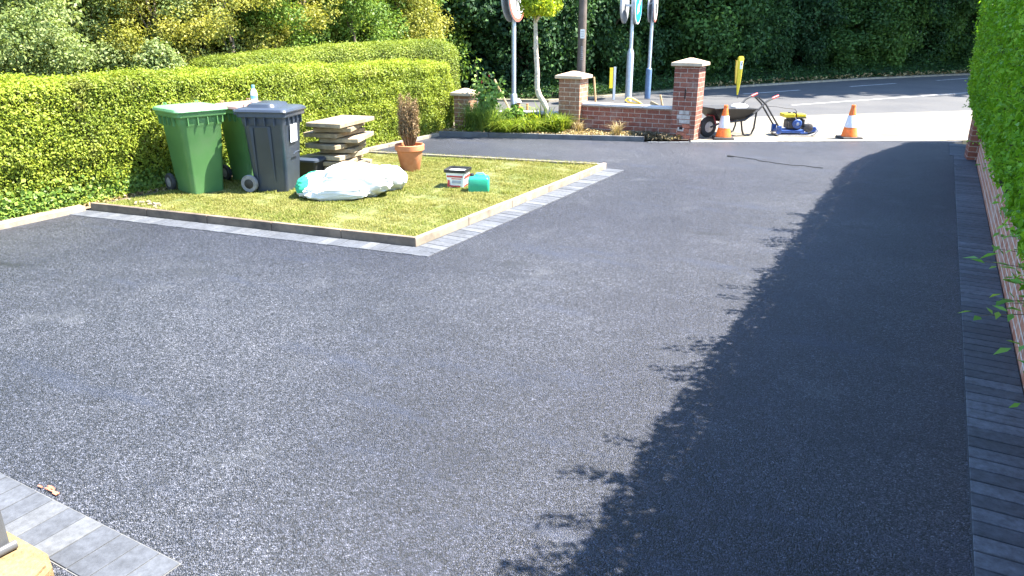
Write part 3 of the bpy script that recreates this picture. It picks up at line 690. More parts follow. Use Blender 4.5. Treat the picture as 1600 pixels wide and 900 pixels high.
# ------------------------------------------------------------------ trees
def crown_points(nl, blobs, shell=.55):
    """leaves over many clumps; blobs (x,y,z,r)"""
    bl = np.array(blobs); wgt = bl[:, 3]**2; k = rng.choice(len(bl), nl, p=wgt/wgt.sum())
    d = rng.normal(size=(nl, 3)); d /= np.linalg.norm(d, axis=1, keepdims=True)
    rr = bl[k, 3]*(shell+(1-shell)*rng.random(nl)**.6)*(1+.12*rng.normal(size=nl))
    P = bl[k, :3]+d*rr[:, None]*np.array([1, 1, .85]); return P, d
def make_tree(name, h, r, z0, nblob, nl, leaf, mname, seed, trunk_r=.12, bark='bark', spread=1.0):
    random.seed(seed); root = empty(name)
    blobs = []
    for i in range(nblob):
        t = random.random(); z = z0+(h-z0)*t; rad = r*math.sqrt(max(.08, 1-(2*t-1.0)**2*.72))*spread
        a = random.uniform(0, 2*PI); q = math.sqrt(random.random())*rad*.9
        blobs.append((q*math.cos(a), q*math.sin(a), z, r*random.uniform(.20, .42)))
    P, d = crown_points(nl, blobs, .35)
    Nf = d*.6+rng.normal(size=P.shape)*.6+np.array([0, 0, .45]); s_ = leaf*(.6+.8*rng.random(nl))
    rr = np.clip(rng.random(nl)*.8+.25*smooth_noise(P, 1.3, seed)+.05, 0, 1)
    leaf_mesh('crown', P, Nf, s_, s_*.6, mname, root, rnd=rr)
    b = MB(); top = h*.8; b.tube([(random.uniform(-.06, .06)*i, random.uniform(-.06, .06)*i, top*i/6) for i in range(7)], [trunk_r*(1-.12*i) for i in range(7)], 9)
    b.build('trunk', bark, root)
    b = MB()
    for i in range(9):
        bx, by, bz, br = blobs[i % len(blobs)]; z_ = max(.3, bz*.55); b.tube([(0, 0, z_), (bx*.5, by*.5, (z_+bz)/2+.1), (bx, by, bz)], [trunk_r*.45, trunk_r*.3, trunk_r*.1], 6)
    b.build('limbs', bark, root)
    return root
protos = {}
def place(kind, maker, x, y, z, rz, sc, label, cat, group):
    if kind not in protos: o = maker(); protos[kind] = o
    else: o = copy_tree(protos[kind])
    o.location = (x, y, z); o.rotation_euler = (0, 0, rz); o.scale = (sc[0], sc[0], sc[1])
    tag(o, label, cat, group); return o
mk_front = [lambda s_=s_: make_tree('woodland_shrub', 4.6, 1.9, .25, 60, 24000, .125, 'wood_leaf', 20+s_, .07) for s_ in range(3)]
mk_back = [lambda s_=s_: make_tree('woodland_tree', 9.5, 2.9, 1.2, 60, 22000, .20, 'wood_leaf', 40+s_, .2) for s_ in range(2)]
mk_pale = lambda: make_tree('garden_tree', 6.5, 2.1, .8, 60, 26000, .11, 'tree_pale', 61, .11)
mk_yel = lambda: make_tree('garden_tree', 6.5, 2.2, .6, 60, 26000, .10, 'tree_yellow', 62, .11)
mk_grn = lambda: make_tree('garden_tree', 6.8, 2.2, .5, 60, 26000, .12, 'tree_green', 63, .11)
rs = random.Random(5)
def along(path, step, off=0.0):
    out = []; pts = [Vector((*p, 0)) for p in path]; acc = off
    for i in range(len(pts)-1):
        d = pts[i+1]-pts[i]; L = d.length
        while acc < L: out.append(pts[i]+d*(acc/L)); acc += step
        acc -= L
    return out
front = [(-14.5, 20.0), (-11.4, 20.6), (-9.2, 26.2), (-4.8, 34.6), (-1.2, 39.8), (3.2, 48), (9, 57)]
for i, p in enumerate(along(front, 1.75)):
    k = i % 3
    place('front%d' % k, mk_front[k], p.x+rs.uniform(-.3, .3), p.y+rs.uniform(-.3, .3), 0, rs.uniform(0, 6.28), (rs.uniform(.85, 1.15), rs.uniform(.85, 1.25)),
          'dark green leafy shrub in the dense thicket across the road', 'shrub', 'dark shrubs lining the far side of the road')
back = [(-20, 23.5), (-14.5, 24.5), (-12.4, 29), (-8.6, 37), (-4.4, 44), (1.5, 54), (8, 64)]
for i, p in enumerate(along(back, 2.9, .6)):
    k = i % 2
    place('back%d' % k, mk_back[k], p.x+rs.uniform(-.5, .5), p.y+rs.uniform(-.5, .5), .5, rs.uniform(0, 6.28), (rs.uniform(.9, 1.15), rs.uniform(.9, 1.15)),
          'tall dark tree rising behind the thicket across the road', 'tree', 'tall dark trees behind the roadside thicket')
back2 = [(-34, 14), (-31, 24), (-22, 30), (-17, 37), (-12, 46), (-6, 56), (2, 68)]
for i, p in enumerate(along(back2, 4.2, .6)):
    k = i % 2
    place('back%d' % k, mk_back[k], p.x, p.y, .5, rs.uniform(0, 6.28), (1.5, 1.3),
          'tall dark tree at the back of the wood', 'tree', 'tall trees deep in the wood')
def polar(az, d): return (d*math.sin(R(az)), d*math.cos(R(az)))
LG = 'sunlit garden trees beyond the hedges'
lit = [('pale', mk_pale, -64, 15.0, .75, 'pale feathery leaved tree at the far left behind the long hedge'), ('pale', mk_pale, -60.0, 17.5, .85, 'pale leaved tree second from the left behind the long hedge'),
       ('pale', mk_pale, -56.0, 21.0, .95, 'pale leaved tree behind the domed shrub'), ('grn', mk_grn, -53.0, 19.5, .85, 'fresh green tree just right of the domed shrub'), ('yel', mk_yel, -50.0, 17.8, .75, 'yellowish tree above the left tip of the rounded hedge'),
       ('yel', mk_yel, -47.6, 21, .9, 'yellowish tree further back above the rounded hedge'), ('grn', mk_grn, -45.2, 19.2, .8, 'mid green tree with dark gaps above the rounded hedge'), ('yel', mk_yel, -42.2, 20.5, .8, 'smaller yellow green tree above the middle of the rounded hedge'),
       ('grn', mk_grn, -39.2, 20.0, .8, 'green tree above the right half of the rounded hedge'), ('grn', mk_grn, -36.0, 22.5, .95, 'green tree where the sunlit garden meets the dark wood'), ('grn', mk_grn, -67, 20, 1.1, 'green tree at the left edge behind the pale trees'),
       ('yel', mk_yel, -57.5, 24, 1.2, 'taller yellowish tree at the back left'), ('grn', mk_grn, -51.5, 25, 1.25, 'taller green tree behind the yellowish trees'), ('grn', mk_grn, -43, 25, 1.2, 'taller green tree at the back behind the rounded hedge')]
lit += [('pale', mk_pale, -66, 13.6, .50, 'low pale leafy tree right behind the hedge at the left edge'), ('pale', mk_pale, -61.5, 14.2, .46, 'low pale leafy tree between the golden shrub and the domed shrub'),
        ('pale', mk_pale, -57.8, 16.8, .52, 'low pale tree just behind the domed shrub'), ('yel', mk_yel, -53.4, 16.2, .50, 'low yellow green tree right of the white board'), ('pale', mk_pale, -51.3, 16.6, .50, 'low pale green tree at the left tip of the rounded hedge'),
        ('yel', mk_yel, -49.0, 16.0, .50, 'low yellowish tree just behind the rounded hedge'), ('grn', mk_grn, -46.4, 16.8, .52, 'low green tree just behind the rounded hedge'), ('yel', mk_yel, -43.6, 17.4, .55, 'low yellow green tree behind the middle of the rounded hedge'),
        ('grn', mk_grn, -40.8, 17.8, .55, 'low green tree behind the right half of the rounded hedge'), ('yel', mk_yel, -37.6, 19.2, .55, 'low yellow green tree behind the right end of the rounded hedge')]
for (k, mk, az, d, s_, lab) in lit:
    x, y = polar(az, d); place(k, mk, x, y, 0, rs.uniform(0, 6.28), (s_, s_), lab, 'tree', LG)
# big trees added out of view on the right to shade the far lane
mk_big = lambda: make_tree('added_shade_tree', 15, 4.2, 7.2, 60, 17000, .34, 'wood_leaf', 77, .28)
big_labels = ['unseen added shade tree nearest behind the right hedge', 'unseen added shade tree second behind the right hedge', 'unseen added shade tree at the inside of the bend', 'unseen added shade tree further round the bend', 'unseen added shade tree set back from the bend', 'unseen added shade tree farthest round the bend', 'unseen added shade tree beside the far lane']
for i, (x, y, s_) in enumerate(((2.9, 33.4, 1.0), (6.3, 35.6, 1.0), (6.2, 39.5, 1.6), (11.5, 42.5, 1.6), (4.4, 37.8, 2.0), (16.0, 50.0, 1.9), (6.0, 47.0, 1.8))):
    place('big', mk_big, x, y, 0, i*1.3, (s_*.95, s_), big_labels[i], 'tree', 'unseen trees added to shade the far lane')

# small shrubs behind the long hedge
def shrub(name, label, x, y, r, h, nl, leaf, mname, seed):
    random.seed(seed); root = empty(name, (x, y, 0), 0, label, 'shrub'); blobs = []
    for i in range(26):
        a = random.uniform(0, 2*PI); t = random.random(); q = r*math.sqrt(random.random())*.8
        blobs.append((q*math.cos(a), q*math.sin(a), h*(.25+.6*random.random())*math.sqrt(max(.1, 1-(q/r)**2)), r*random.uniform(.18, .34)))
    P, d = crown_points(nl, blobs); s_ = leaf*(.7+.6*rng.random(nl))
    leaf_mesh('crown', P, d*.7+rng.normal(size=P.shape)*.5+np.array([0, 0, .4]), s_, s_*.55, mname, root)
    b = MB()
    for i in range(7):
        bx, by, bz, _ = blobs[i]; b.tube([(0, 0, 0), (bx*.5, by*.5, bz*.6), (bx, by, bz)], [.03, .02, .008], 5)
    b.build('trunk', 'bark', root); return root
x, y = polar(-55.2, 15.0); shrub('domed_shrub', 'pale green domed shrub showing above the long hedge', x, y, 1.25, 2.0, 30000, .06, 'tree_pale', 4)
x, y = polar(-62.3, 11.7); shrub('golden_shrub', 'golden yellow shrub just above the hedge at the left edge', x, y, .75, 1.42, 12000, .05, 'grass_yellow', 6)
x, y = polar(-55.1, 17.6)
root = empty('white_board', (x, y, 0), R(-50), 'small white board on a post among the trees behind the domed shrub', 'sign')
MB().box((0, 0, 1.0), (.06, .06, 2.0)).build('post', 'wood', root); MB().box((0, -.05, 1.72), (.24, .03, .30), bev=.006).build('board', 'white_plastic', root)

# ---- young tree in the bed
root = empty('young_tree', (-6.40, 13.06, .03), 0, 'young tree with pale crooked trunk and bright round crown in the bed', 'tree')
def ip(px_shift, z): return (px_shift*.87, px_shift*.49, z)
tk = [(0.0, 0), (-.03, .22), (-.07, .40), (-.15, .55), (-.25, .70), (-.285, .85), (-.28, 1.1), (-.30, 1.35), (-.315, 1.6), (-.32, 1.85), (-.33, 2.1), (-.32, 2.5)]
b = MB(); b.tube([ip(a, z) for a, z in tk], [.066, .060, .056, .056, .056, .050, .046, .045, .042, .038, .03, .02], 10)
for k in range(14):
    a, z = tk[random.randrange(2, 9)]; an = random.uniform(0, 6.28); p = Vector(ip(a, z+random.uniform(-.08, .08)))
    b.tube([p, p+Vector((math.cos(an)*.055, math.sin(an)*.055, .02))], [.02, .012], 6)
b.build('trunk', 'bark_pale', root, smooth=True)
blobs = [(-.10+random.uniform(-.30, .30)*.87, random.uniform(-.30, .30)-.28, 2.56+random.uniform(-.36, .6), random.uniform(.13, .24)) for _ in range(26)]
P, d = crown_points(9000, blobs, .4); s_ = .06*(.7+.6*rng.random(9000))
leaf_mesh('crown', P, d*.6+rng.normal(size=P.shape)*.6+np.array([0, 0, .3]), s_, s_*.6, 'crown', root)
b = MB()
for bx, by, bz, br in blobs[:9]: b.tube([ip(-.32, 2.0), ((bx-.28)/2, (by-.16)/2, (2.05+bz)/2), (bx, by, bz)], [.022, .014, .006], 5)
b.build('limbs', 'bark_pale', root)

# ------------------------------------------------------------------ bed plants
def clump(name, label, x, y, n, H, W, r, m, lean=1.2, cat='plant'):
    a = rng.random(n)*2*PI; q = np.sqrt(rng.random(n))*r
    P = np.stack([q*np.cos(a), q*np.sin(a), np.zeros(n)], 1)
    o = blades(name, P, H, W, lean, m); o.location = (x, y, .035); tag(o, label, cat, 'grassy clumps in the planted bed'); return o
clump('grass_clump', 'tall dark green grass clump beside the shortest pillar', -7.62, 12.30, 420, .58, .014, .20, 'grass_long', .6)
clump('grass_clump', 'arching blue green grass clump under the rose bush', -7.38, 12.30, 480, .60, .014, .20, 'grass_long', .9)
clump('grass_clump', 'arching yellow green grass clump at the front of the bed', -7.02, 12.36, 520, .34, .016, .24, 'grass_yellow', 1.4)
clump('grass_clump', 'low bright green clump left of the young tree', -6.72, 12.58, 520, .36, .018, .24, 'grass_yellow', 1.4)
clump('grass_clump', 'bright yellow green clump at the foot of the young tree', -6.14, 12.86, 520, .40, .016, .17, 'grass_yellow', .9)
clump('grass_clump', 'spiky pale blades standing left of the tree trunk', -6.58, 13.0, 60, .62, .02, .10, 'grass_yellow', .9)
clump('grass_clump', 'small dry tuft in front of the red brick wall', -5.02, 13.02, 110, .30, .010, .08, 'litter', .8)
clump('grass_clump', 'small wispy tuft between the middle pillar and the low wall', -5.83, 13.1, 90, .26, .010, .09, 'litter', .8)
# low leafy cover
n = 5200; P = np.stack([rng.uniform(-7.9, -6.0, n), np.zeros(n), rng.uniform(.04, .24, n)**1.0], 1); P[:, 1] = 11.85+(P[:, 0]+8)*.34+rng.uniform(.08, .75, n)
P[:, 2] *= (1+smooth_noise(P, 5, 2)); P[:, 2] = np.maximum(P[:, 2], .04); s_ = .05*(.6+.8*rng.random(n))
tag(leaf_mesh('ground_cover', P, rng.normal(size=P.shape)*.6+np.array([0, 0, .9]), s_, s_*.5, 'grass_yellow'), kind='stuff')
n = 9000; P = np.stack([rng.uniform(-8.2, -3.9, n), np.zeros(n), np.zeros(n)], 1); P[:, 1] = 11.80+(P[:, 0]+8.1)*.335+rng.uniform(.0, .75, n); P[:, 2] = .04+.05*rng.random(n)*(1+smooth_noise(P, 6, 3))
P = P[P[:, 1] < 13.5]; s_ = .045*(.5+rng.random(len(P)))
tag(leaf_mesh('leaf_litter', P, rng.normal(size=P.shape)*.5+np.array([0, 0, .8]), s_, s_*.5, 'litter'), kind='stuff')
n = 900; P = np.stack([rng.normal(size=n)*.16-4.42, rng.normal(size=n)*.09+13.15, .04+.10*rng.random(n)], 1); s_ = .06*(.5+rng.random(n))
o = leaf_mesh('clippings_heap', P, rng.normal(size=P.shape)*.6+np.array([0, 0, .6]), s_, s_*.25, 'twig'); tag(o, 'small dark heap of clippings against the tallest pillar', 'heap')
# leaf litter along the hedge foot
n = 7000; P = np.stack([rng.normal(size=n)*.04-8.42, rng.uniform(1.5, 12.2, n), .02+.03*rng.random(n)], 1); s_ = .035*(.5+rng.random(n))
tag(leaf_mesh('hedge_foot_litter', P, rng.normal(size=P.shape)*.4+np.array([0, 0, .9]), s_, s_*.5, 'litter'), kind='stuff')
# ivy at the hedge foot
n = 9000; P = np.stack([-np.abs(rng.normal(size=n))*.07-8.40, rng.uniform(1.5, 7.3, n), np.abs(rng.normal(size=n))*.12+.02], 1); s_ = .05*(.6+.7*rng.random(n))
tag(leaf_mesh('ivy_cover', P, rng.normal(size=P.shape)*.5+np.array([.6, -.2, .5]), s_, s_*.8, 'tree_green'), kind='stuff')
# low dark leaves laid over the far verge in place of shade
fl = along([(-13, 18.0), (-9.6, 19.3), (-7.0, 25.4), (-2.5, 33.6), (1.0, 38.8), (5, 46.8)], .0012); PP = np.array([[p.x, p.y] for p in fl]); n = len(PP)
q = np.abs(rng.normal(size=n))*.9; P = np.stack([PP[:, 0]-q*.9-.05, PP[:, 1]+q*.45, .02+(.10+.28*np.minimum(q, 1.6))*rng.random(n)], 1); s_ = .09*(.6+.7*rng.random(n))
tag(leaf_mesh('verge_shade_cover', P, rng.normal(size=P.shape)*.5+np.array([0, 0, .8]), s_, s_*.6, 'wood_leaf'), kind='stuff')
# roadside litter on the far verge
fl = along([(-6.9, 25.3), (-2.4, 33.5), (1.14, 38.6), (4, 44)], .02); PP = np.array([[p.x, p.y] for p in fl]); n = len(PP)
P = np.stack([PP[:, 0]-np.abs(rng.normal(size=n))*.5, PP[:, 1]+rng.normal(size=n)*.25, .02+.12*rng.random(n)], 1); s_ = .11*(.5+rng.random(n))
tag(leaf_mesh('verge_litter', P, rng.normal(size=P.shape)*.5+np.array([0, 0, .7]), s_, s_*.5, 'litter'), kind='stuff')

# rose bush
root = empty('rose_bush', (-7.62, 12.55, .03), 0, 'leafy rose bush with tall thin stems behind the shortest pillar', 'bush')
b = MB(); ps = []; 
for i in range(13):
    an = random.uniform(0, 6.28); L = random.uniform(.55, 1.0) if i > 2 else (1.28, 1.12, 1.0)[i]; tip = (-.16, .02, .12)[i] if i < 3 else None
    ex = (tip*.87, tip*.49) if tip is not None else (math.cos(an)*.28*L+.12, math.sin(an)*.20)
    pts = [Vector((ex[0]*t**1.4+random.uniform(-.01, .01), ex[1]*t**1.4, L*t)) for t in np.linspace(0, 1, 7)]
    b.tube(pts, [.009, .008, .007, .006, .005, .004, .003], 5)
    for t in np.linspace(.25, 1, 16 if i < 3 else 20):
        k = t*6; j = min(5, int(k)); p = pts[j].lerp(pts[j+1], k-j)
        for _ in range(3): ps.append(p+Vector((random.gauss(0, .06), random.gauss(0, .06), random.gauss(0, .04))))
b.build('stems', 'twig', root); P = np.array([tuple(p) for p in ps]); s_ = .085*(.6+.7*rng.random(len(P)))
leaf_mesh('foliage', P, rng.normal(size=P.shape)*.5+np.array([.3, -.3, .6]), s_, s_*.7, 'rose', root)
b = MB()
for (x, y, z) in ((.10, .06, 1.02), (-.02, -.02, .9)): b.lathe([(0.004, 0), (.016, .012), (.013, .045), (.003, .06)], (x, y, z), 8)
b.build('bud', 'red_print', root)
shrub('leafy_bush', 'low pale leafy bush between the rose bush and the young tree', -7.05, 12.72, .30, .62, 1500, .075, 'rose', 31)
shrub('leafy_bush', 'small bright green leafy bush left of the young tree trunk', -6.75, 12.80, .26, .42, 1300, .06, 'crown', 32)
# small orange ornament on a stake
root = empty('garden_ornament', (-7.02, 12.86, .03), 0, 'small orange ornament with pale top on a stake among the bed plants', 'ornament')
MB().tube([(0, 0, 0), (0, 0, .36)], .008, 6).build('stake', 'twig', root)
MB().lathe([(.015, .34), (.045, .38), (.055, .45), (.035, .53), (.01, .56)], (0, 0, 0), 12).build('body', 'terracotta', root, smooth=True)
MB().lathe([(.05, .535), (.065, .55), (.04, .60), (.005, .62)], (0, 0, 0), 12).build('roof', 'sleeve', root, smooth=True)

# ------------------------------------------------------------------ wheelie bins
def sq_ring(wx, wy, r, z, n=5, ox=0):
    out = []
    for (cx, cy, a0) in ((1, 1, 0), (-1, 1, 90), (-1, -1, 180), (1, -1, 270)):
        for k in range(n+1):
            a = R(a0+90*k/n); out.append((ox+cx*(wx-r)+r*math.cos(a), cy*(wy-r)+r*math.sin(a), z))
    return out
def loft(b, rings, cap0=True, cap1=True, rnd=.5):
    m_ = len(rings[0]); vs = [v for r_ in rings for v in r_]
    fs = [(j*m_+i, j*m_+(i+1) % m_, (j+1)*m_+(i+1) % m_, (j+1)*m_+i) for j in range(len(rings)-1) for i in range(m_)]
    if cap0: fs.append(tuple(reversed(range(m_))))
    if cap1: fs.append(tuple(range((len(rings)-1)*m_, len(rings)*m_)))
    b.add(vs, fs, rnd)
RYX = Matrix.Rotation(PI/2, 4, 'X')
def wheelie_bin(label, x, y, rz, body, lid, scale=1.0, lid_style=0, panel=False, wheel='rubber'):
    """front faces local +x, wheels at -x"""
    root = empty('wheelie_bin', (x, y, .035), rz, label, 'wheelie bin', 'wheelie bins by the hedge'); root.scale = (scale,)*3
    b = MB(); H_ = .90
    loft(b, [sq_ring(.195, .185, .05, 0), sq_ring(.20, .19, .05, .02), sq_ring(.245, .235, .06, H_*.82, ox=.01), sq_ring(.25, .24, .06, H_*.83, ox=.01), sq_ring(.262, .25, .06, H_*.9, ox=.01), sq_ring(.266, .254, .06, H_, ox=.01)])
    b.build('bin_body', body, root, smooth=True)
    # rim with ribs under it
    b = MB(); loft(b, [sq_ring(.285, .272, .05, H_-.055, ox=.01), sq_ring(.292, .28, .05, H_-.045, ox=.01), sq_ring(.292, .28, .05, H_-.002, ox=.01)])
    for s_ in (-1, 1):
        for k in range(4): b.box((-.16+.11*k, s_*.272, H_-.095), (.008, .03, .09), taper=(1, 1.0))
    for k in range(4): b.box((.282, -.17+.11*k, H_-.095), (.03, .008, .09))
    b.build('rim', body, root, smooth=True)
    # lid
    b = MB(); z0 = H_
    loft(b, [sq_ring(.305, .295, .05, z0, ox=.012), sq_ring(.310, .30, .055, z0+.012, ox=.012), sq_ring(.300, .29, .06, z0+.034, ox=.012), sq_ring(.27, .262, .07, z0+.048, ox=.012), sq_ring(.20, .20, .08, z0+.053, ox=.0)])
    if lid_style == 1:
        loft(b, [sq_ring(.17, .22, .07, z0+.052, ox=-.02), sq_ring(.15, .20, .07, z0+.085, ox=-.02), sq_ring(.09, .13, .05, z0+.098, ox=-.02)])
    b.build('lid', lid, root, smooth=True)
    if lid_style == 1:
        b = MB(); b.lathe([(.075, 0), (.07, .008), (.02, .012)], (-.03, -.06, z0+.090), 16, sx=1.1, sy=.7); b.build('lid_recess', 'black_plastic', root, smooth=True)
    # handle bar and hinge lugs at the rear
    b = MB(); b.tube([(-.315, -.2, H_-.02), (-.335, -.19, H_+.01), (-.335, .19, H_+.01), (-.315, .2, H_-.02)], .014, 8)
    for s_ in (-.2, 0, .2): b.box((-.300, s_, H_-.01), (.06, .03, .045), bev=.006)
    b.build('handle', body, root, smooth=True)
    b = MB()
    for s_ in (-.18, .18): b.tube([(-.22, s_, z0+.04), (-.22, s_, z0+.075), (-.16, s_, z0+.075), (-.16, s_, z0+.04)], .006, 6)
    b.build('lid_loop', lid, root)
    # axle housing, wheels
    MB().tube([(-.21, -.25, .10), (-.21, .25, .10)], .016, 8).build('axle', 'steel_dark', root)
    for s_ in (-1, 1):
        wl = MB().lathe([(.055, -.022), (.092, -.024), (.10, -.012), (.10, .012), (.092, .024), (.055, .022)], (-.225, s_*.235, .10), 28, mat=RYX).build('wheel', wheel, root, smooth=True)
        MB().lathe([(.018, -.03), (.055, -.024), (.055, .024), (.018, .03)], (-.225, s_*.235, .10), 20, mat=RYX).build('hub', 'black_plastic' if wheel != 'rubber' else 'wheel_grey', wl, smooth=True)
    if panel:
        b = MB()
        for s_ in (-1,):
            for (x0, x1) in ((-.135, -.125), (.075, .085)):
                b.add([(x0, s_*.2085, .12), (x1, s_*.2085, .12), (x1+.02, s_*.2475, .74), (x0-.01, s_*.2475, .74)], [(0, 1, 2, 3)])
            b.add([(-.145, s_*.2475, .735), (.105, s_*.2475, .735), (.105, s_*.2490, .75), (-.145, s_*.249, .75)], [(0, 1, 2, 3)])
        b.build('panel_rib', 'grey_plastic', root, recalc=True)
        b = MB().box((.2675, -.02, .66), (.006, .17, .20), ry=R(3.5)); b.build('sticker', 'sleeve', root)
        MB().tube([(.262, -.06, .42), (.275, -.04, .445), (.275, .06, .445), (.262, .08, .42)], .007, 6).build('front_handle', 'grey_plastic', root)
    return root
bin_a = wheelie_bin('green wheelie bin with sunlit front, leftmost of the bins', -7.86, 6.08, R(-13), 'green_plastic', 'green_lid', 1.10)
bin_b = wheelie_bin('darker shaded green wheelie bin with brown lid between the other two', -7.80, 6.88, R(-8), 'green_plastic', 'brown_lid', 1.06)
bin_c = wheelie_bin('dark grey wheelie bin with domed lid and white sticker', -7.08, 6.62, R(20), 'grey_plastic', 'grey_plastic', 1.08, 1, True, 'wheel_grey')
# bottle on the brown lid
root = empty('plastic_bottle', (-7.66, 6.92, .035+1.012), 0, 'white plastic bottle with pale blue cap standing on the bins', 'bottle')
MB().lathe([(.038, 0), (.042, .01), (.042, .12), (.03, .16), (.016, .18), (.016, .185)], (0, 0, 0), 16).build('bottle_body', 'white_plastic', root, smooth=True)
MB().lathe([(.019, .185), (.019, .215), (.016, .22)], (0, 0, 0), 12).build('cap', 'blue_handle', root)
MB().lathe([(.0425, .05), (.0425, .09)], (0, 0, 0), 16, cap=False).build('bottle_label', 'blue_handle', root)
# black tub behind the grey bin
root = empty('black_tub', (-7.22, 7.40, .035), R(12), 'black plastic tub with a lid squeezed between grey bin and slabs', 'tub')
b = MB(); loft(b, [sq_ring(.14, .17, .04, 0), sq_ring(.17, .20, .04, .24)]); b.build('tub_body', 'black_plastic', root, smooth=True)
b = MB(); loft(b, [sq_ring(.19, .22, .04, .24), sq_ring(.19, .22, .04, .265), sq_ring(.16, .19, .04, .285)]); b.build('tub_lid', 'grey_plastic', root, smooth=True)

# ------------------------------------------------------------------ slab stack
ordn = ['topmost broad slab', 'second slab down', 'third slab down', 'fourth slab down', 'fifth slab down', 'sixth slab down', 'fourth slab from the bottom', 'third slab from the bottom', 'second slab from the bottom', 'bottom slab']
rs2 = random.Random(11)
for i in range(10):
    z = .035 + .0745*(9-i) + .0365
    if i == 0: w_, d_, an, ox, oy, th = .52, .94, R(11), 0.06, -.08, .058
    else: w_, d_, an, ox, oy, th = rs2.uniform(.46, .56), rs2.uniform(.66, .82), R(12 + (15 if i % 2 else -5) + rs2.uniform(-4, 4)), rs2.uniform(-.07, .05), -.06+rs2.uniform(-.10, .10), .060
    b = MB(); bm = bmesh.new(); bmesh.ops.create_cube(bm, size=1)
    bmesh.ops.scale(bm, vec=(w_, d_, th), verts=bm.verts); bmesh.ops.subdivide_edges(bm, edges=bm.edges[:], cuts=3, use_grid_fill=True)
    for v in bm.verts:
        k = noise.noise_vector(v.co*9+Vector((i*3.1, 0, 0)))*.008; v.co += Vector((k.x, k.y, k.z*.35))
    bmesh.ops.bevel(bm, geom=[e for e in bm.edges if e.is_manifold and e.calc_face_angle(0) > .7], offset=.006, segments=1, affect='EDGES')
    bm.verts.index_update(); b.add([tuple(v.co) for v in bm.verts], [tuple(v.index for v in f.verts) for f in bm.faces], rs2.random()); bm.free()
    o = b.build('paving_slab', 'slab'); o.location = (-7.13+ox, 7.95+oy, z); o.rotation_euler = (0, 0, an)
    tag(o, ordn[i]+' of the pale concrete stack behind the white sacks', 'paving slab', 'stacked paving slabs')

# ------------------------------------------------------------------ sacks
def sack(label, x, y, rz, sx, sy, sz, seed, green=False, name='sack', z=.03):
    root = empty(name, (x, y, z), rz, label, 'sack', 'white sacks on the lawn')
    bm = bmesh.new(); bmesh.ops.create_uvsphere(bm, u_segments=64, v_segments=36, radius=1)
    for v in bm.verts:
        p = v.co.copy(); q = Vector((math.copysign(abs(p.x)**.62, p.x), math.copysign(abs(p.y)**.62, p.y), math.copysign(abs(p.z)**.85, p.z)))
        e = abs(q.x); q.z *= (1-.38*e**3)
        w1 = noise.noise(Vector((p.x*1.6, p.y*1.6, p.z*1.2+seed)))*.11; w2 = noise.noise(Vector((p.x*4+seed, p.y*5, p.z*3)))*.05; w3 = (1-abs(noise.noise(Vector((p.x*4.5, p.y*7+seed, p.z*5))))*4)*.035 if abs(noise.noise(Vector((p.x*4.5, p.y*7+seed, p.z*5)))) < .25 else 0; w3 += abs(noise.noise(Vector((p.x*12, p.y*16+seed, p.z*10))))*.05
        q *= 1+w1+w2-w3
        q.x *= sx/2; q.y *= sy/2; q.z = sz*.5*(q.z+ .9) if q.z > -.75 else sz*.5*.15*.5
        v.co = Vector((q.x, q.y, max(0.004, q.z)))
    bm.verts.index_update()
    gf = [f for f in bm.faces if f.calc_center_median().x < -sx*.14 + .04*math.sin(f.calc_center_median().y*18)] if green else []
    body = MB(); fs = [tuple(v.index for v in f.verts) for f in bm.faces if f not in set(gf)] 
    body.add([tuple(v.co) for v in bm.verts], fs); body.build('sack_body', 'sack', root, smooth=True)
    if green:
        g = MB(); vs = [tuple(v.co+v.normal*0) for v in bm.verts]; g.add(vs, [tuple(v.index for v in f.verts) for f in gf if f.calc_center_median().z > sz*.30]); g.build('green_print', 'sack_green', root, smooth=True)
        g = MB(); g.add(vs, [tuple(v.index for v in f.verts) for f in gf if f.calc_center_median().z <= sz*.30]); g.build('sack_underside', 'sack', root, smooth=True)
    bm.free(); return root
sack('white sack with a green printed end folded under the left of the pile', -6.36, 6.58, R(30), .50, .56, .30, 3.0, True)
sack('broad bright white sack forming the main mound of the pile', -6.00, 6.86, R(33), .94, .68, .40, 7.7)
sack('flatter white sack lying along the front of the mound', -6.02, 6.56, R(34), .80, .40, .22, 14.0)
sack('small white sack flopped at the right end of the pile by the pot', -5.86, 7.30, R(38), .50, .42, .31, 21.0)

# ------------------------------------------------------------------ pot with dead conifer
root = empty('plant_pot', (-6.34, 8.42, .035), 0, 'terracotta pot standing on the lawn beside the sacks', 'pot')
MB().lathe([(.125, 0), (.13, .005), (.182, .29), (.196, .295), (.205, .30), (.208, .37), (.20, .378), (.188, .375), (.183, .33), (.02, .325)], (0, 0, 0), 40).build('pot_body', 'terracotta', root, smooth=True)
MB().lathe([(.181, .325), (.10, .335), (.01, .34)], (0, 0, 0), 24).build('compost', 'soil', root)
root = empty('dead_conifer', (-6.34, 8.42, .36), 0, 'dead brown clipped conifer in the terracotta pot', 'shrub')
b = MB(); ps = []; al = []
for i in range(150):
    a = random.uniform(0, 6.28); q = .13*math.sqrt(random.random()); zt = random.uniform(.30, .76)*(1 if q < .1 else .93)
    p0 = Vector((q*.45*math.cos(a), q*.45*math.sin(a), 0)); p1 = Vector((q*math.cos(a), q*math.sin(a), .18)); p2 = Vector((q*1.05*math.cos(a+.1), q*1.05*math.sin(a+.1), zt))
    b.tube([p0, p1, p2], [.004, .0035, .0015], 4, rnd=random.random())
    for _ in range(70):
        t = random.random(); p = p1.lerp(p2, t) + Vector((random.gauss(0, .016), random.gauss(0, .016), random.gauss(0, .01))); ps.append(p); al.append((random.gauss(0, .6), random.gauss(0, .6), 1))
b.build('stems', 'dead', root); P = np.array([tuple(p) for p in ps])
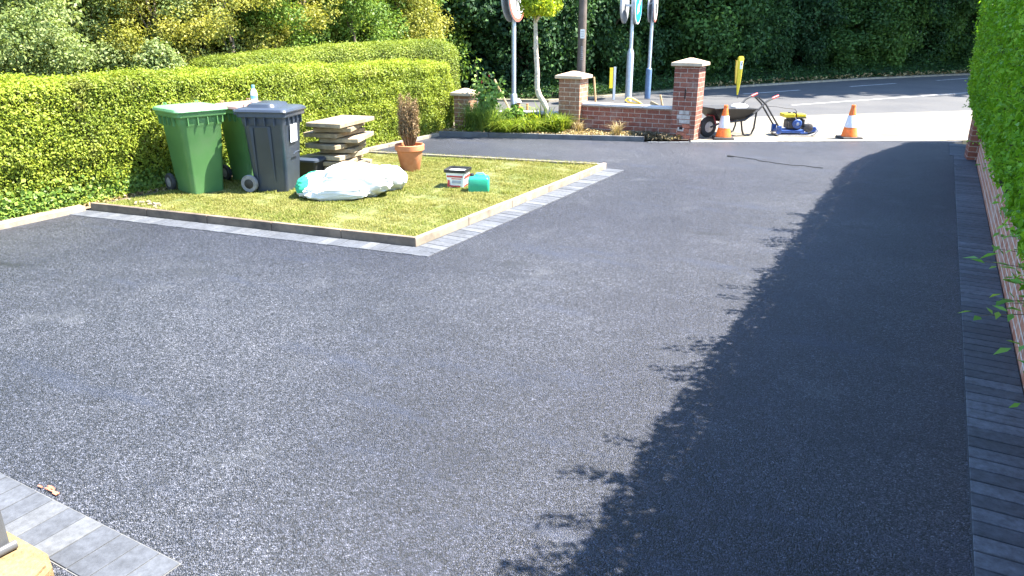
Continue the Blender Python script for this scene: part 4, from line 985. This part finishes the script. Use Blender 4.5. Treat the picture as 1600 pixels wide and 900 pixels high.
P = P[np.hypot(P[:, 0], P[:, 1]) < .165]; al = np.array(al)[:len(P)]
s_ = .030*(.5+rng.random(len(P))); leaf_mesh('foliage', P, rng.normal(size=P.shape), s_, s_*.28, 'dead', root, align=al)

# ------------------------------------------------------------------ bucket and can
root = empty('square_bucket', (-5.17, 7.86, .035), R(14), 'square white bucket with black rim and red print on the lawn', 'bucket')
b = MB(); loft(b, [sq_ring(.105, .105, .03, 0), sq_ring(.13, .13, .03, .20)]); b.build('bucket_body', 'white_plastic', root, smooth=True)
b = MB(); loft(b, [sq_ring(.142, .142, .03, .195), sq_ring(.146, .146, .03, .20), sq_ring(.146, .146, .03, .232), sq_ring(.128, .128, .025, .232), sq_ring(.122, .122, .025, .17)], True, True); b.build('rim', 'black_plastic', root, smooth=True)
b = MB()
# red printed band: bars and a stroke pattern like the photo's blurred lettering
b.box((0, -.128, .148), (.21, .003, .022), rx=R(-6)); b.box((.02, -.122, .118), (.13, .003, .010), rx=R(-6)); b.box((-.02, -.111, .02), (.18, .003, .022), rx=R(-6))
b.box((.130, .0, .140), (.003, .20, .032), ry=R(6)); b.box((.1125, .0, .025), (.003, .17, .02), ry=R(6))
b.box((-.085, -.1175, .08), (.03, .003, .11), rx=R(-6))
b.build('red_label', 'red_print', root)
b = MB(); b.box((.02, -.119, .078), (.12, .003, .035), rx=R(-6)); b.build('grey_label', 'sign_grey', root)
root = empty('jerry_can', (-4.78, 7.74, .035), R(28), 'small green plastic can with black cap and pale blue handle', 'can')
b = MB(); loft(b, [sq_ring(.125, .095, .025, 0), sq_ring(.13, .10, .03, .01), sq_ring(.13, .10, .025, .155), sq_ring(.122, .092, .025, .175), sq_ring(.105, .070, .02, .190)]); b.build('can_body', 'teal', root, smooth=True)
MB().lathe([(.026, .165), (.026, .20), (.022, .206)], (-.085, -.01, .015), 14).build('cap', 'black_plastic', root, smooth=True)
MB().tube([(-.04, 0, .18), (-.03, 0, .215), (.05, 0, .225), (.085, 0, .19), (.09, 0, .16)], .012, 8).build('handle', 'blue_handle', root, smooth=True)

# small rubble by the lawn corner
b = MB()
for i in range(22):
    bx = random.gauss(0, .12); by = random.gauss(0, .045); s_ = random.uniform(.012, .035); b.box((bx, by, s_*.4), (s_*1.6, s_, s_*.8), random.uniform(0, 3), rnd=random.random(), bev=s_*.2, rx=random.uniform(-.4, .4))
o = b.build('rubble_pile', 'slab'); o.location = (-7.72, 5.22, .04); tag(o, 'small scatter of broken stones in the left corner of the lawn', 'rubble')

# ------------------------------------------------------------------ cones
def cone(label, x, y, rz):
    root = empty('traffic_cone', (x, y, 0), rz, label, 'traffic cone', 'traffic cones at the drive mouth')
    b = MB(); b.box((0, 0, .022), (.37, .37, .044), bev=.01, taper=(.95, .95)); b.build('base', 'rubber', root)
    MB().lathe([(.142, .042), (.140, .06), (.108, .21)], (0, 0, 0), 28, cap=False).build('cone_body', 'orange', root, smooth=True)
    MB().lathe([(.1085, .21), (.112, .212), (.070, .42), (.0665, .425)], (0, 0, 0), 28, cap=False).build('white_sleeve', 'sleeve', root, smooth=True)
    MB().lathe([(.066, .423), (.036, .575), (.040, .58), (.036, .61), (.024, .615), (.02, .56)], (0, 0, 0), 28, cap=False).build('cone_tip', 'orange', root, smooth=True)
    return root
cone('orange and white traffic cone in front of the wheelbarrow', -3.28, 13.93, R(20))
cone('orange and white traffic cone standing alone to the right of the compactor', -1.25, 15.12, R(30))

# ------------------------------------------------------------------ plate compactor
root = empty('plate_compactor', (-2.56, 14.95, 0), R(29), 'blue plate compactor with yellow topped engine on the pale footway', 'compactor')
b = MB()
prof = [(-.02, .03), (.02, .0), (.62, .0), (.70, .03), (.76, .10)]
vs = []; 
for y_ in (-.21, .21):
    for (x_, z_) in prof: vs.append((x_, y_, z_))
    for (x_, z_) in reversed(prof): vs.append((x_, y_, z_+.022))
n_ = len(prof)*2; fs = [tuple(range(n_)), tuple(reversed(range(n_, 2*n_)))] + [(i, n_+i, n_+(i+1) % n_, (i+1) % n_) for i in range(n_)]
b.add(vs, fs); b.build('base_plate', 'alu', root, recalc=True)
b = MB(); b.box((.26, 0, .085), (.50, .34, .055), bev=.01); b.box((.03, -.15, .115), (.09, .05, .15), bev=.012); b.box((.03, .15, .115), (.09, .05, .15), bev=.012)
for s_ in (-1, 1): b.box((.64, s_*.13, .11), (.18, .03, .09), bev=.01, ry=R(-12))
b.box((.72, 0, .125), (.07, .26, .05), bev=.01, ry=R(-25)); b.box((.5, -.17, .06), (.14, .02, .03), bev=.004)
b.build('frame', 'blue_paint', root)
b = MB(); b.box((.33, 0, .21), (.27, .24, .16), bev=.02); b.box((.33, 0, .31), (.20, .22, .07), bev=.012); b.box((.50, .03, .24), (.10, .14, .12), bev=.02)
for k in range(6): b.box((.23+.03*k, -.125, .31), (.006, .02, .08))
b.tube([(.30, -.05, .33), (.30, -.12, .36), (.33, -.14, .31)], .015, 8); b.tube([(.16, -.1, .3), (.2, -.14, .25), (.2, -.14, .16)], .008, 6)
b.build('engine_block', 'engine', root)
MB().box((.215, 0, .375), (.21, .28, .07), bev=.018).build('fuel_tank', 'yellow', root)
MB().lathe([(.03, 0), (.03, .02)], (.235, -.02, .408), 14).build('fuel_cap', 'steel_dark', root)
b = MB(); b.box((.445, -.02, .372), (.16, .22, .055), bev=.015); b.build('air_cleaner', 'yellow', root)
b = MB(); b.box((.445, -.02, .335), (.18, .24, .022), bev=.006); b.box((.335, -.04, .40), (.05, .10, .06), bev=.01); b.build('air_cleaner_base', 'steel_dark', root)
MB().lathe([(.088, 0), (.088, .03), (.075, .045), (.03, .05)], (.365, -.12, .225), 28, mat=Matrix.Rotation(PI/2, 4, 'X')).build('recoil_cover', 'blue_paint', root, smooth=True)
MB().lathe([(.028, .0), (.026, .012)], (.365, -.171, .225), 16, mat=Matrix.Rotation(PI/2, 4, 'X')).build('recoil_hub', 'steel', root)
MB().lathe([(.085, 0), (.085, .03), (.07, .04), (.02, .045)], (.585, -.13, .15), 24, mat=Matrix.Rotation(PI/2, 4, 'X')).build('belt_guard', 'engine', root, smooth=True)
MB().lathe([(.07, 0), (.07, .22)], (.60, .1, .13), 20, mat=Matrix.Rotation(PI/2, 4, 'X')).build('exciter', 'steel_dark', root, smooth=True)
b = MB()
for s_ in (-1, 1): b.tube([(.02, s_*.15, .17), (-.10, s_*.15, .34), (-.27, s_*.15, .585), (-.40, s_*.13, .70)], .017, 8)
b.tube([(-.40, -.13, .70), (-.40, .13, .70)], .013, 8)
b.build('handle', 'steel_dark', root, smooth=True)
MB().tube([(-.25, -.10, .55), (-.05, -.08, .54), (.15, -.06, .505), (.32, -.04, .49), (.36, -.04, .45), (.36, -.04, .41)], .007, 6).build('throttle_rod', 'steel_dark', root)

# ------------------------------------------------------------------ wheelbarrow
root = empty('wheelbarrow', (-3.62, 14.02, 0), R(57), 'black wheelbarrow with red handle grips beside the tallest pillar', 'wheelbarrow')
wl = MB().lathe([(.10, -.035), (.15, -.045), (.185, -.03), (.19, 0), (.185, .03), (.15, .045), (.10, .035)], (0.02, 0, .19), 30, mat=RYX).build('wheel', 'rubber', root, smooth=True)
MB().lathe([(.02, -.05), (.10, -.036), (.10, .036), (.02, .05)], (.02, 0, .19), 22, mat=RYX).build('rim', 'alu', wl, smooth=True)
b = MB()
T0 = [(.16, -.16, .32), (.74, -.19, .30), (.74, .19, .30), (.16, .16, .32)]; T1 = [(-.10, -.27, .55), (.92, -.32, .50), (.92, .32, .50), (-.10, .27, .55)]
def q4(a, b_, k, n_): return tuple(a[i]+(b_[i]-a[i])*k/n_ for i in range(3))
vs = T0+T1+[(x_*.97+.015, y_*.95, z_+.004) for x_, y_, z_ in T1]+[(x_*.97+.015, y_*.93, z_+.012) for x_, y_, z_ in T0]
fs = [(3, 2, 1, 0), (12, 13, 14, 15)]
for i in range(4):
    j = (i+1) % 4; fs += [(i, j, 4+j, 4+i), (4+i, 4+j, 8+j, 8+i), (8+i, 8+j, 12+j, 12+i)]
b.add(vs, fs); b.build('tray', 'black_plastic', root, recalc=True)
MB().tube([*T1, T1[0]], .011, 8).build('tray_rim', 'steel_dark', root)
for s_ in (-1, 1):
    MB().tube([(.02, s_*.07, .19), (.16, s_*.17, .27), (.70, s_*.24, .30), (1.0, s_*.26, .47), (1.18, s_*.27, .62), (1.34, s_*.27, .68)], .019, 8).build('side_frame', 'steel_dark', root, smooth=True)
    MB().tube([(.62, s_*.23, .30), (.66, s_*.235, .12), (.70, s_*.24, .03), (.78, s_*.24, .012), (.90, s_*.24, .03), (.95, s_*.245, .14), (.97, s_*.25, .44)], .018, 8).build('leg', 'steel_dark', root, smooth=True)
    MB().tube([(1.32, s_*.27, .672), (1.47, s_*.27, .715)], .022, 10).build('grip', 'red', root, smooth=True)
MB().tube([(.10, -.13, .24), (.06, -.09, .40), (.06, .09, .40), (.10, .13, .24)], .014, 8).build('wheel_brace', 'red_dark', root)
MB().box((.44, 0, .285), (.34, .26, .02), bev=.004).build('under_brace', 'red_dark', root)
# sack draped in the tray
root2 = sack('crumpled pale sack slumped over the wheelbarrow tray', -3.22, 14.75, R(60), .34, .26, .13, 31.0, z=.45)
root2['group'] = 'crumpled sacks'

# ------------------------------------------------------------------ signs and posts
def text_mesh(txt, size, depth, mname, name, parent, mat):
    cu = bpy.data.curves.new(name, 'FONT'); cu.body = txt; cu.size = size; cu.extrude = depth; cu.align_x = 'CENTER'; cu.align_y = 'CENTER'; cu.offset = size*.022
    t = bpy.data.objects.new(name, cu); C.objects.link(t); bpy.context.view_layer.update()
    me = bpy.data.meshes.new_from_object(t.evaluated_get(bpy.context.evaluated_depsgraph_get())); bpy.data.objects.remove(t); bpy.data.curves.remove(cu)
    me.transform(mat); me.materials.clear(); me.materials.append(M[mname]); me.name = name
    o = bpy.data.objects.new(name, me); C.objects.link(o); o.parent = parent; return o
# sign local frame: face normal = local -y ; matrix turns XY text into XZ plane facing -y
FACE = Matrix.Rotation(PI/2, 4, 'X')
def disc(b, r, y, z, th=.012, x=0): b.lathe([(r, -th/2), (r, th/2)], (x, y, z), 48, mat=FACE)
def speed_sign(label, x, y, az_n, zc, r, post_r, base_r, base_h, two=True, mpost='steel', mbase='steel', gap=.14):
    rz = math.atan2(az_n[1], az_n[0])+PI/2
    root = empty('speed_limit_sign', (x, y, -.03), rz, label, 'road sign', 'speed limit signs')
    MB().tube([(0, 0, 0), (0, 0, zc+r*.8)], post_r, 14).build('post', mpost, root, smooth=True)
    if base_h: MB().lathe([(base_r, 0), (base_r, base_h), (post_r+.002, base_h+.04)], (0, 0, 0), 18, cap=False).build('post_sleeve', mbase, root, smooth=True)
    b = MB(); disc(b, r, -gap/2, zc, .03); b.build('sign_backing', 'sign_grey', root, smooth=True)
    b = MB(); disc(b, r*.985, -gap/2-.017, zc, .006); b.build('red_ring', 'sign_red', root, smooth=True)
    b = MB(); disc(b, r*.86, -gap/2-.022, zc, .006); b.build('white_face', 'sign_white', root, smooth=True)
    text_mesh('40', r*1.12, .002, 'sign_black', 'numerals', root, Matrix.Translation((0, -gap/2-.029, zc-.04)) @ Matrix.Scale(.92, 4, (1, 0, 0)) @ FACE)
    if two:
        b = MB(); disc(b, r, gap/2, zc, .03); b.build('rear_sign', 'sign_grey', root, smooth=True)
        MB().box((0, 0, zc+.1), (.09, gap, .05)).build('bracket', 'steel', root)
    return root
nS = (.99, .146)
speed_sign('round 40 speed limit sign on a pale post beside the young tree', -9.2, 16.62, nS, 2.68, .60, .055, .085, .36, gap=.17, mpost='steel', mbase='steel')
speed_sign('smaller round 40 speed limit sign on a slim blue grey post across the road', -7.28, 21.18, (.98, .2), 2.48, .40, .05, .085, .82, gap=.15, mpost='steel', mbase='steel_blue')
rz = math.atan2(nS[1], nS[0])+PI/2
root = empty('keep_left_sign', (-7.31, 19.69, -.03), rz, 'round blue sign with white arrow on a stepped pale post', 'road sign')
MB().tube([(0, 0, 1.3), (0, 0, 2.8)], .05, 14).build('post', 'steel', root, smooth=True)
MB().lathe([(.092, 0), (.092, 1.28), (.085, 1.33), (.052, 1.42)], (0, 0, 0), 20).build('post_sleeve', 'steel', root, smooth=True)
b = MB(); disc(b, .43, -.12, 2.46, .05); b.build('sign_backing', 'sign_grey', root, smooth=True)
b = MB(); disc(b, .425, -.148, 2.46, .006); b.build('white_border', 'sign_white', root, smooth=True)
b = MB(); disc(b, .385, -.154, 2.46, .006); b.build('blue_face', 'sign_blue', root, smooth=True)
b = MB(); ar = [(.045, .26), (.045, -.02), (.13, -.02), (0, -.27), (-.13, -.02), (-.045, -.02), (-.045, .26)]
an = R(-45); vs = []
for y_ in (-.1575, -.162):
    for (u, v) in ar: vs.append((u*math.cos(an)-v*math.sin(an)*(-1)*(-1), y_, 2.46+u*math.sin(an)+v*math.cos(an)))
n_ = len(ar); b.add(vs, [tuple(range(n_)), tuple(reversed(range(n_, 2*n_)))] + [(i, n_+i, n_+(i+1) % n_, (i+1) % n_) for i in range(n_)])
b.build('arrow', 'sign_white', root, recalc=True)
b = MB(); disc(b, .45, .22, 2.50, .05); b.build('rear_sign', 'sign_grey', root, smooth=True)
MB().box((0, .05, 2.5), (.09, .32, .05)).build('bracket', 'steel', root)

root = empty('telegraph_pole', (-8.93, 20.1, -.05), R(29), 'tall dark wooden telegraph pole with a small white plate', 'pole')
MB().tube([(0, 0, 0), (0, 0, 2), (0, 0, 4.5), (0, 0, 8)], [.125, .115, .10, .09], 16).build('pole', 'pole_wood', root, smooth=True)
MB().box((0, -.122, 1.80), (.12, .014, .24)).build('number_plate', 'sign_white', root)
b = MB()
for k in range(4): b.box((0, -.1305, 1.72+.05*k), (.09, .003, .014))
b.build('plate_lettering', 'sign_black', root)
b = MB()
for k in range(7):
    for s_ in (-1, 1): b.box((s_*.02, -.124, 1.12+.055*k), (.018, .008, .022))
b.build('stud', 'steel', root)

# yellow markers
root = empty('marker_post', (-8.02, 20.27, -.03), R(40), 'short grey post with a narrow yellow plate across the road', 'marker post', 'yellow marker posts')
MB().box((.05, 0, .45), (.07, .05, .90), bev=.006).build('post', 'steel', root); MB().box((-.06, -.04, .60), (.10, .02, .56), bev=.006).build('yellow_plate', 'yellow', root)
root = empty('marker_banner', (-5.0, 22.45, -.03), R(29), 'tall tapering yellow marker with a white patch at the roadside', 'marker', 'yellow marker posts')
MB().tube([(.02, .02, 0), (.02, .02, 1.0)], .012, 8).build('stake', 'steel_dark', root)
b = MB(); loft(b, [sq_ring(.018, .015, .008, .10), sq_ring(.035, .03, .014, .25), sq_ring(.062, .045, .02, .55), sq_ring(.075, .05, .025, .95), sq_ring(.085, .055, .03, 1.12), sq_ring(.05, .04, .02, 1.17)]); b.build('yellow_front', 'yellow', root, smooth=True)
b = MB(); loft(b, [sq_ring(.012, .03, .008, .42, ox=-.085), sq_ring(.028, .04, .014, .8, ox=-.10), sq_ring(.03, .04, .015, 1.06, ox=-.10)]); b.build('yellow_back', 'yellow_wood', root, smooth=True)
MB().box((.02, -.057, .93), (.075, .01, .22), bev=.003).build('white_patch', 'sign_white', root)
MB().box((.03, -.063, .97), (.02, .006, .09), ry=R(12)).build('patch_mark', 'sign_black', root)

# tools by the walls
def G3(*p): return Vector(p)
root = empty('wooden_stick', (-8.0, 13.95, 0), 0, 'wooden tool handle leaning at a slant beside the pale sign post', 'tool handle', 'tool handles left by the wall')
MB().tube([(.28, .12, .0), (-.19, .0, .90)], .02, 8).build('shaft', 'wood', root, smooth=True)
root = empty('wooden_stick', (-5.88, 13.82, 0), 0, 'upright wooden handle leaning against the middle pillar', 'tool handle', 'tool handles left by the wall')
MB().tube([(.12, .05, .0), (.03, -.02, 1.03)], .02, 8).build('shaft', 'wood', root, smooth=True)
root = empty('wooden_stick', (-4.45, 13.92, 0), 0, 'short wooden handle tip showing beside the tallest pillar', 'tool handle', 'tool handles left by the wall')
MB().tube([(.10, .05, .0), (-.08, .0, .74)], .02, 8).build('shaft', 'wood', root, smooth=True)
root = empty('wooden_peg', (-7.16, 13.5, 0), 0, 'small wooden peg standing behind the low wall coping', 'peg')
MB().box((0, 0, .24), (.035, .035, .50), bev=.004).build('peg_shaft', 'terracotta', root)
root = empty('spade', (-4.92, 13.78, 0), R(30), 'spade with a yellow loop handle propped behind the low red wall', 'spade')
MB().tube([(.10, .12, .08), (.06, .04, .58)], .018, 8).build('shaft', 'wood', root, smooth=True)
MB().tube([(.08, 0, .555), (.02, 0, .60), (-.10, 0, .665), (-.20, 0, .675), (-.235, 0, .64), (-.19, 0, .61), (-.08, 0, .575), (.08, 0, .555)], .020, 10).build('loop_handle', 'yellow_wood', root, smooth=True)
b = MB(); b.box((.115, .14, .13), (.18, .012, .26), rx=R(-8)); b.build('blade', 'steel', root)
root = empty('folded_blade', (-4.58, 13.74, .0), R(20), 'muddy pale tool head beside the yellow spade handle', 'tool')
MB().tube([(0, .02, .0), (0, 0, .56)], .015, 8).build('shaft', 'wood', root)
b = MB(); b.box((0, 0, .585), (.16, .04, .06), bev=.01, ry=R(25)); b.build('tool_head', 'slab', root)

# cord on the tarmac
b = MB(); pts = [(-2.74, 12.04), (-2.62, 12.05), (-2.45, 12.02), (-2.28, 11.95), (-2.20, 11.86), (-2.05, 11.80), (-1.93, 11.77), (-1.80, 11.72), (-1.66, 11.71), (-1.55, 11.74), (-1.39, 11.70), (-1.25, 11.66)]
b.tube([(x_, y_, .004+.004*(i % 2)) for i, (x_, y_) in enumerate(pts)], [.024] + [.005]*11, 6)
tag(b.build('string', 'cord', smooth=True), 'thin black cord lying on the tarmac before the drive mouth', 'cord')
# red leaf scrap by the lower left paving
root = empty('red_scrap', (-3.22, 1.47, 0), 0, 'small pinkish red scrap on the tarmac beside the lower left paving', 'scrap')
b = MB()
for i in range(9): b.box((random.gauss(0, .03), random.gauss(0, .012), .006), (.03, .008, .003), random.uniform(-.6, .9), rx=random.uniform(-.3, .3))
b.build('scrap_pieces', 'brick_broken', root)
# tiny pale stones and bits scattered on the tarmac
b = MB()
for i in range(90):
    x_, y_ = random.uniform(-7.5, .3), random.uniform(1.3, 13); s_ = random.uniform(.003, .007); b.box((x_, y_, s_*.3), (s_*random.uniform(1, 2), s_, s_*.6), random.uniform(0, 3), rnd=random.random())
tag(b.build('scattered_grit', 'paver'), kind='stuff')

# ------------------------------------------------------------------ doorstep and downpipe, lower left
b = MB(); bm = bmesh.new()
pts = [(-5.2, 1.185), (-2.75, 1.185), (-2.66, 1.15), (-2.62, 1.07), (-2.62, .2), (-5.2, .2)]
vs0 = [bm.verts.new((x_, y_, -.05)) for x_, y_ in pts]; f = bm.faces.new(vs0); ex = bmesh.ops.extrude_face_region(bm, geom=[f])
for v in ex['geom']:
    if isinstance(v, bmesh.types.BMVert): v.co.z = .055
bmesh.ops.recalc_face_normals(bm, faces=bm.faces); bmesh.ops.bevel(bm, geom=[e for e in bm.edges if all(v.co.z > 0 for v in e.verts)], offset=.018, segments=3, affect='EDGES')
bm.verts.index_update(); b.add([tuple(v.co) for v in bm.verts], [tuple(v.index for v in f.verts) for f in bm.faces]); bm.free()
tag(b.build('door_step', 'sandstone', smooth=True), 'buff sandstone step with rounded corner at the lower left', 'step')
root = empty('downpipe', (-2.875, 1.085, .055), R(5), 'grey plastic pipe foot standing on the sandstone step', 'pipe')
MB().box((-.06, 0, 1.25), (.10, .09, 2.5), bev=.012).build('pipe_shaft', 'upvc', root)
MB().tube([(-.15, -.055, .02), (.0, -.055, .02), (.012, .05, .02)], .018, 10).build('pipe_foot', 'upvc', root, smooth=True)
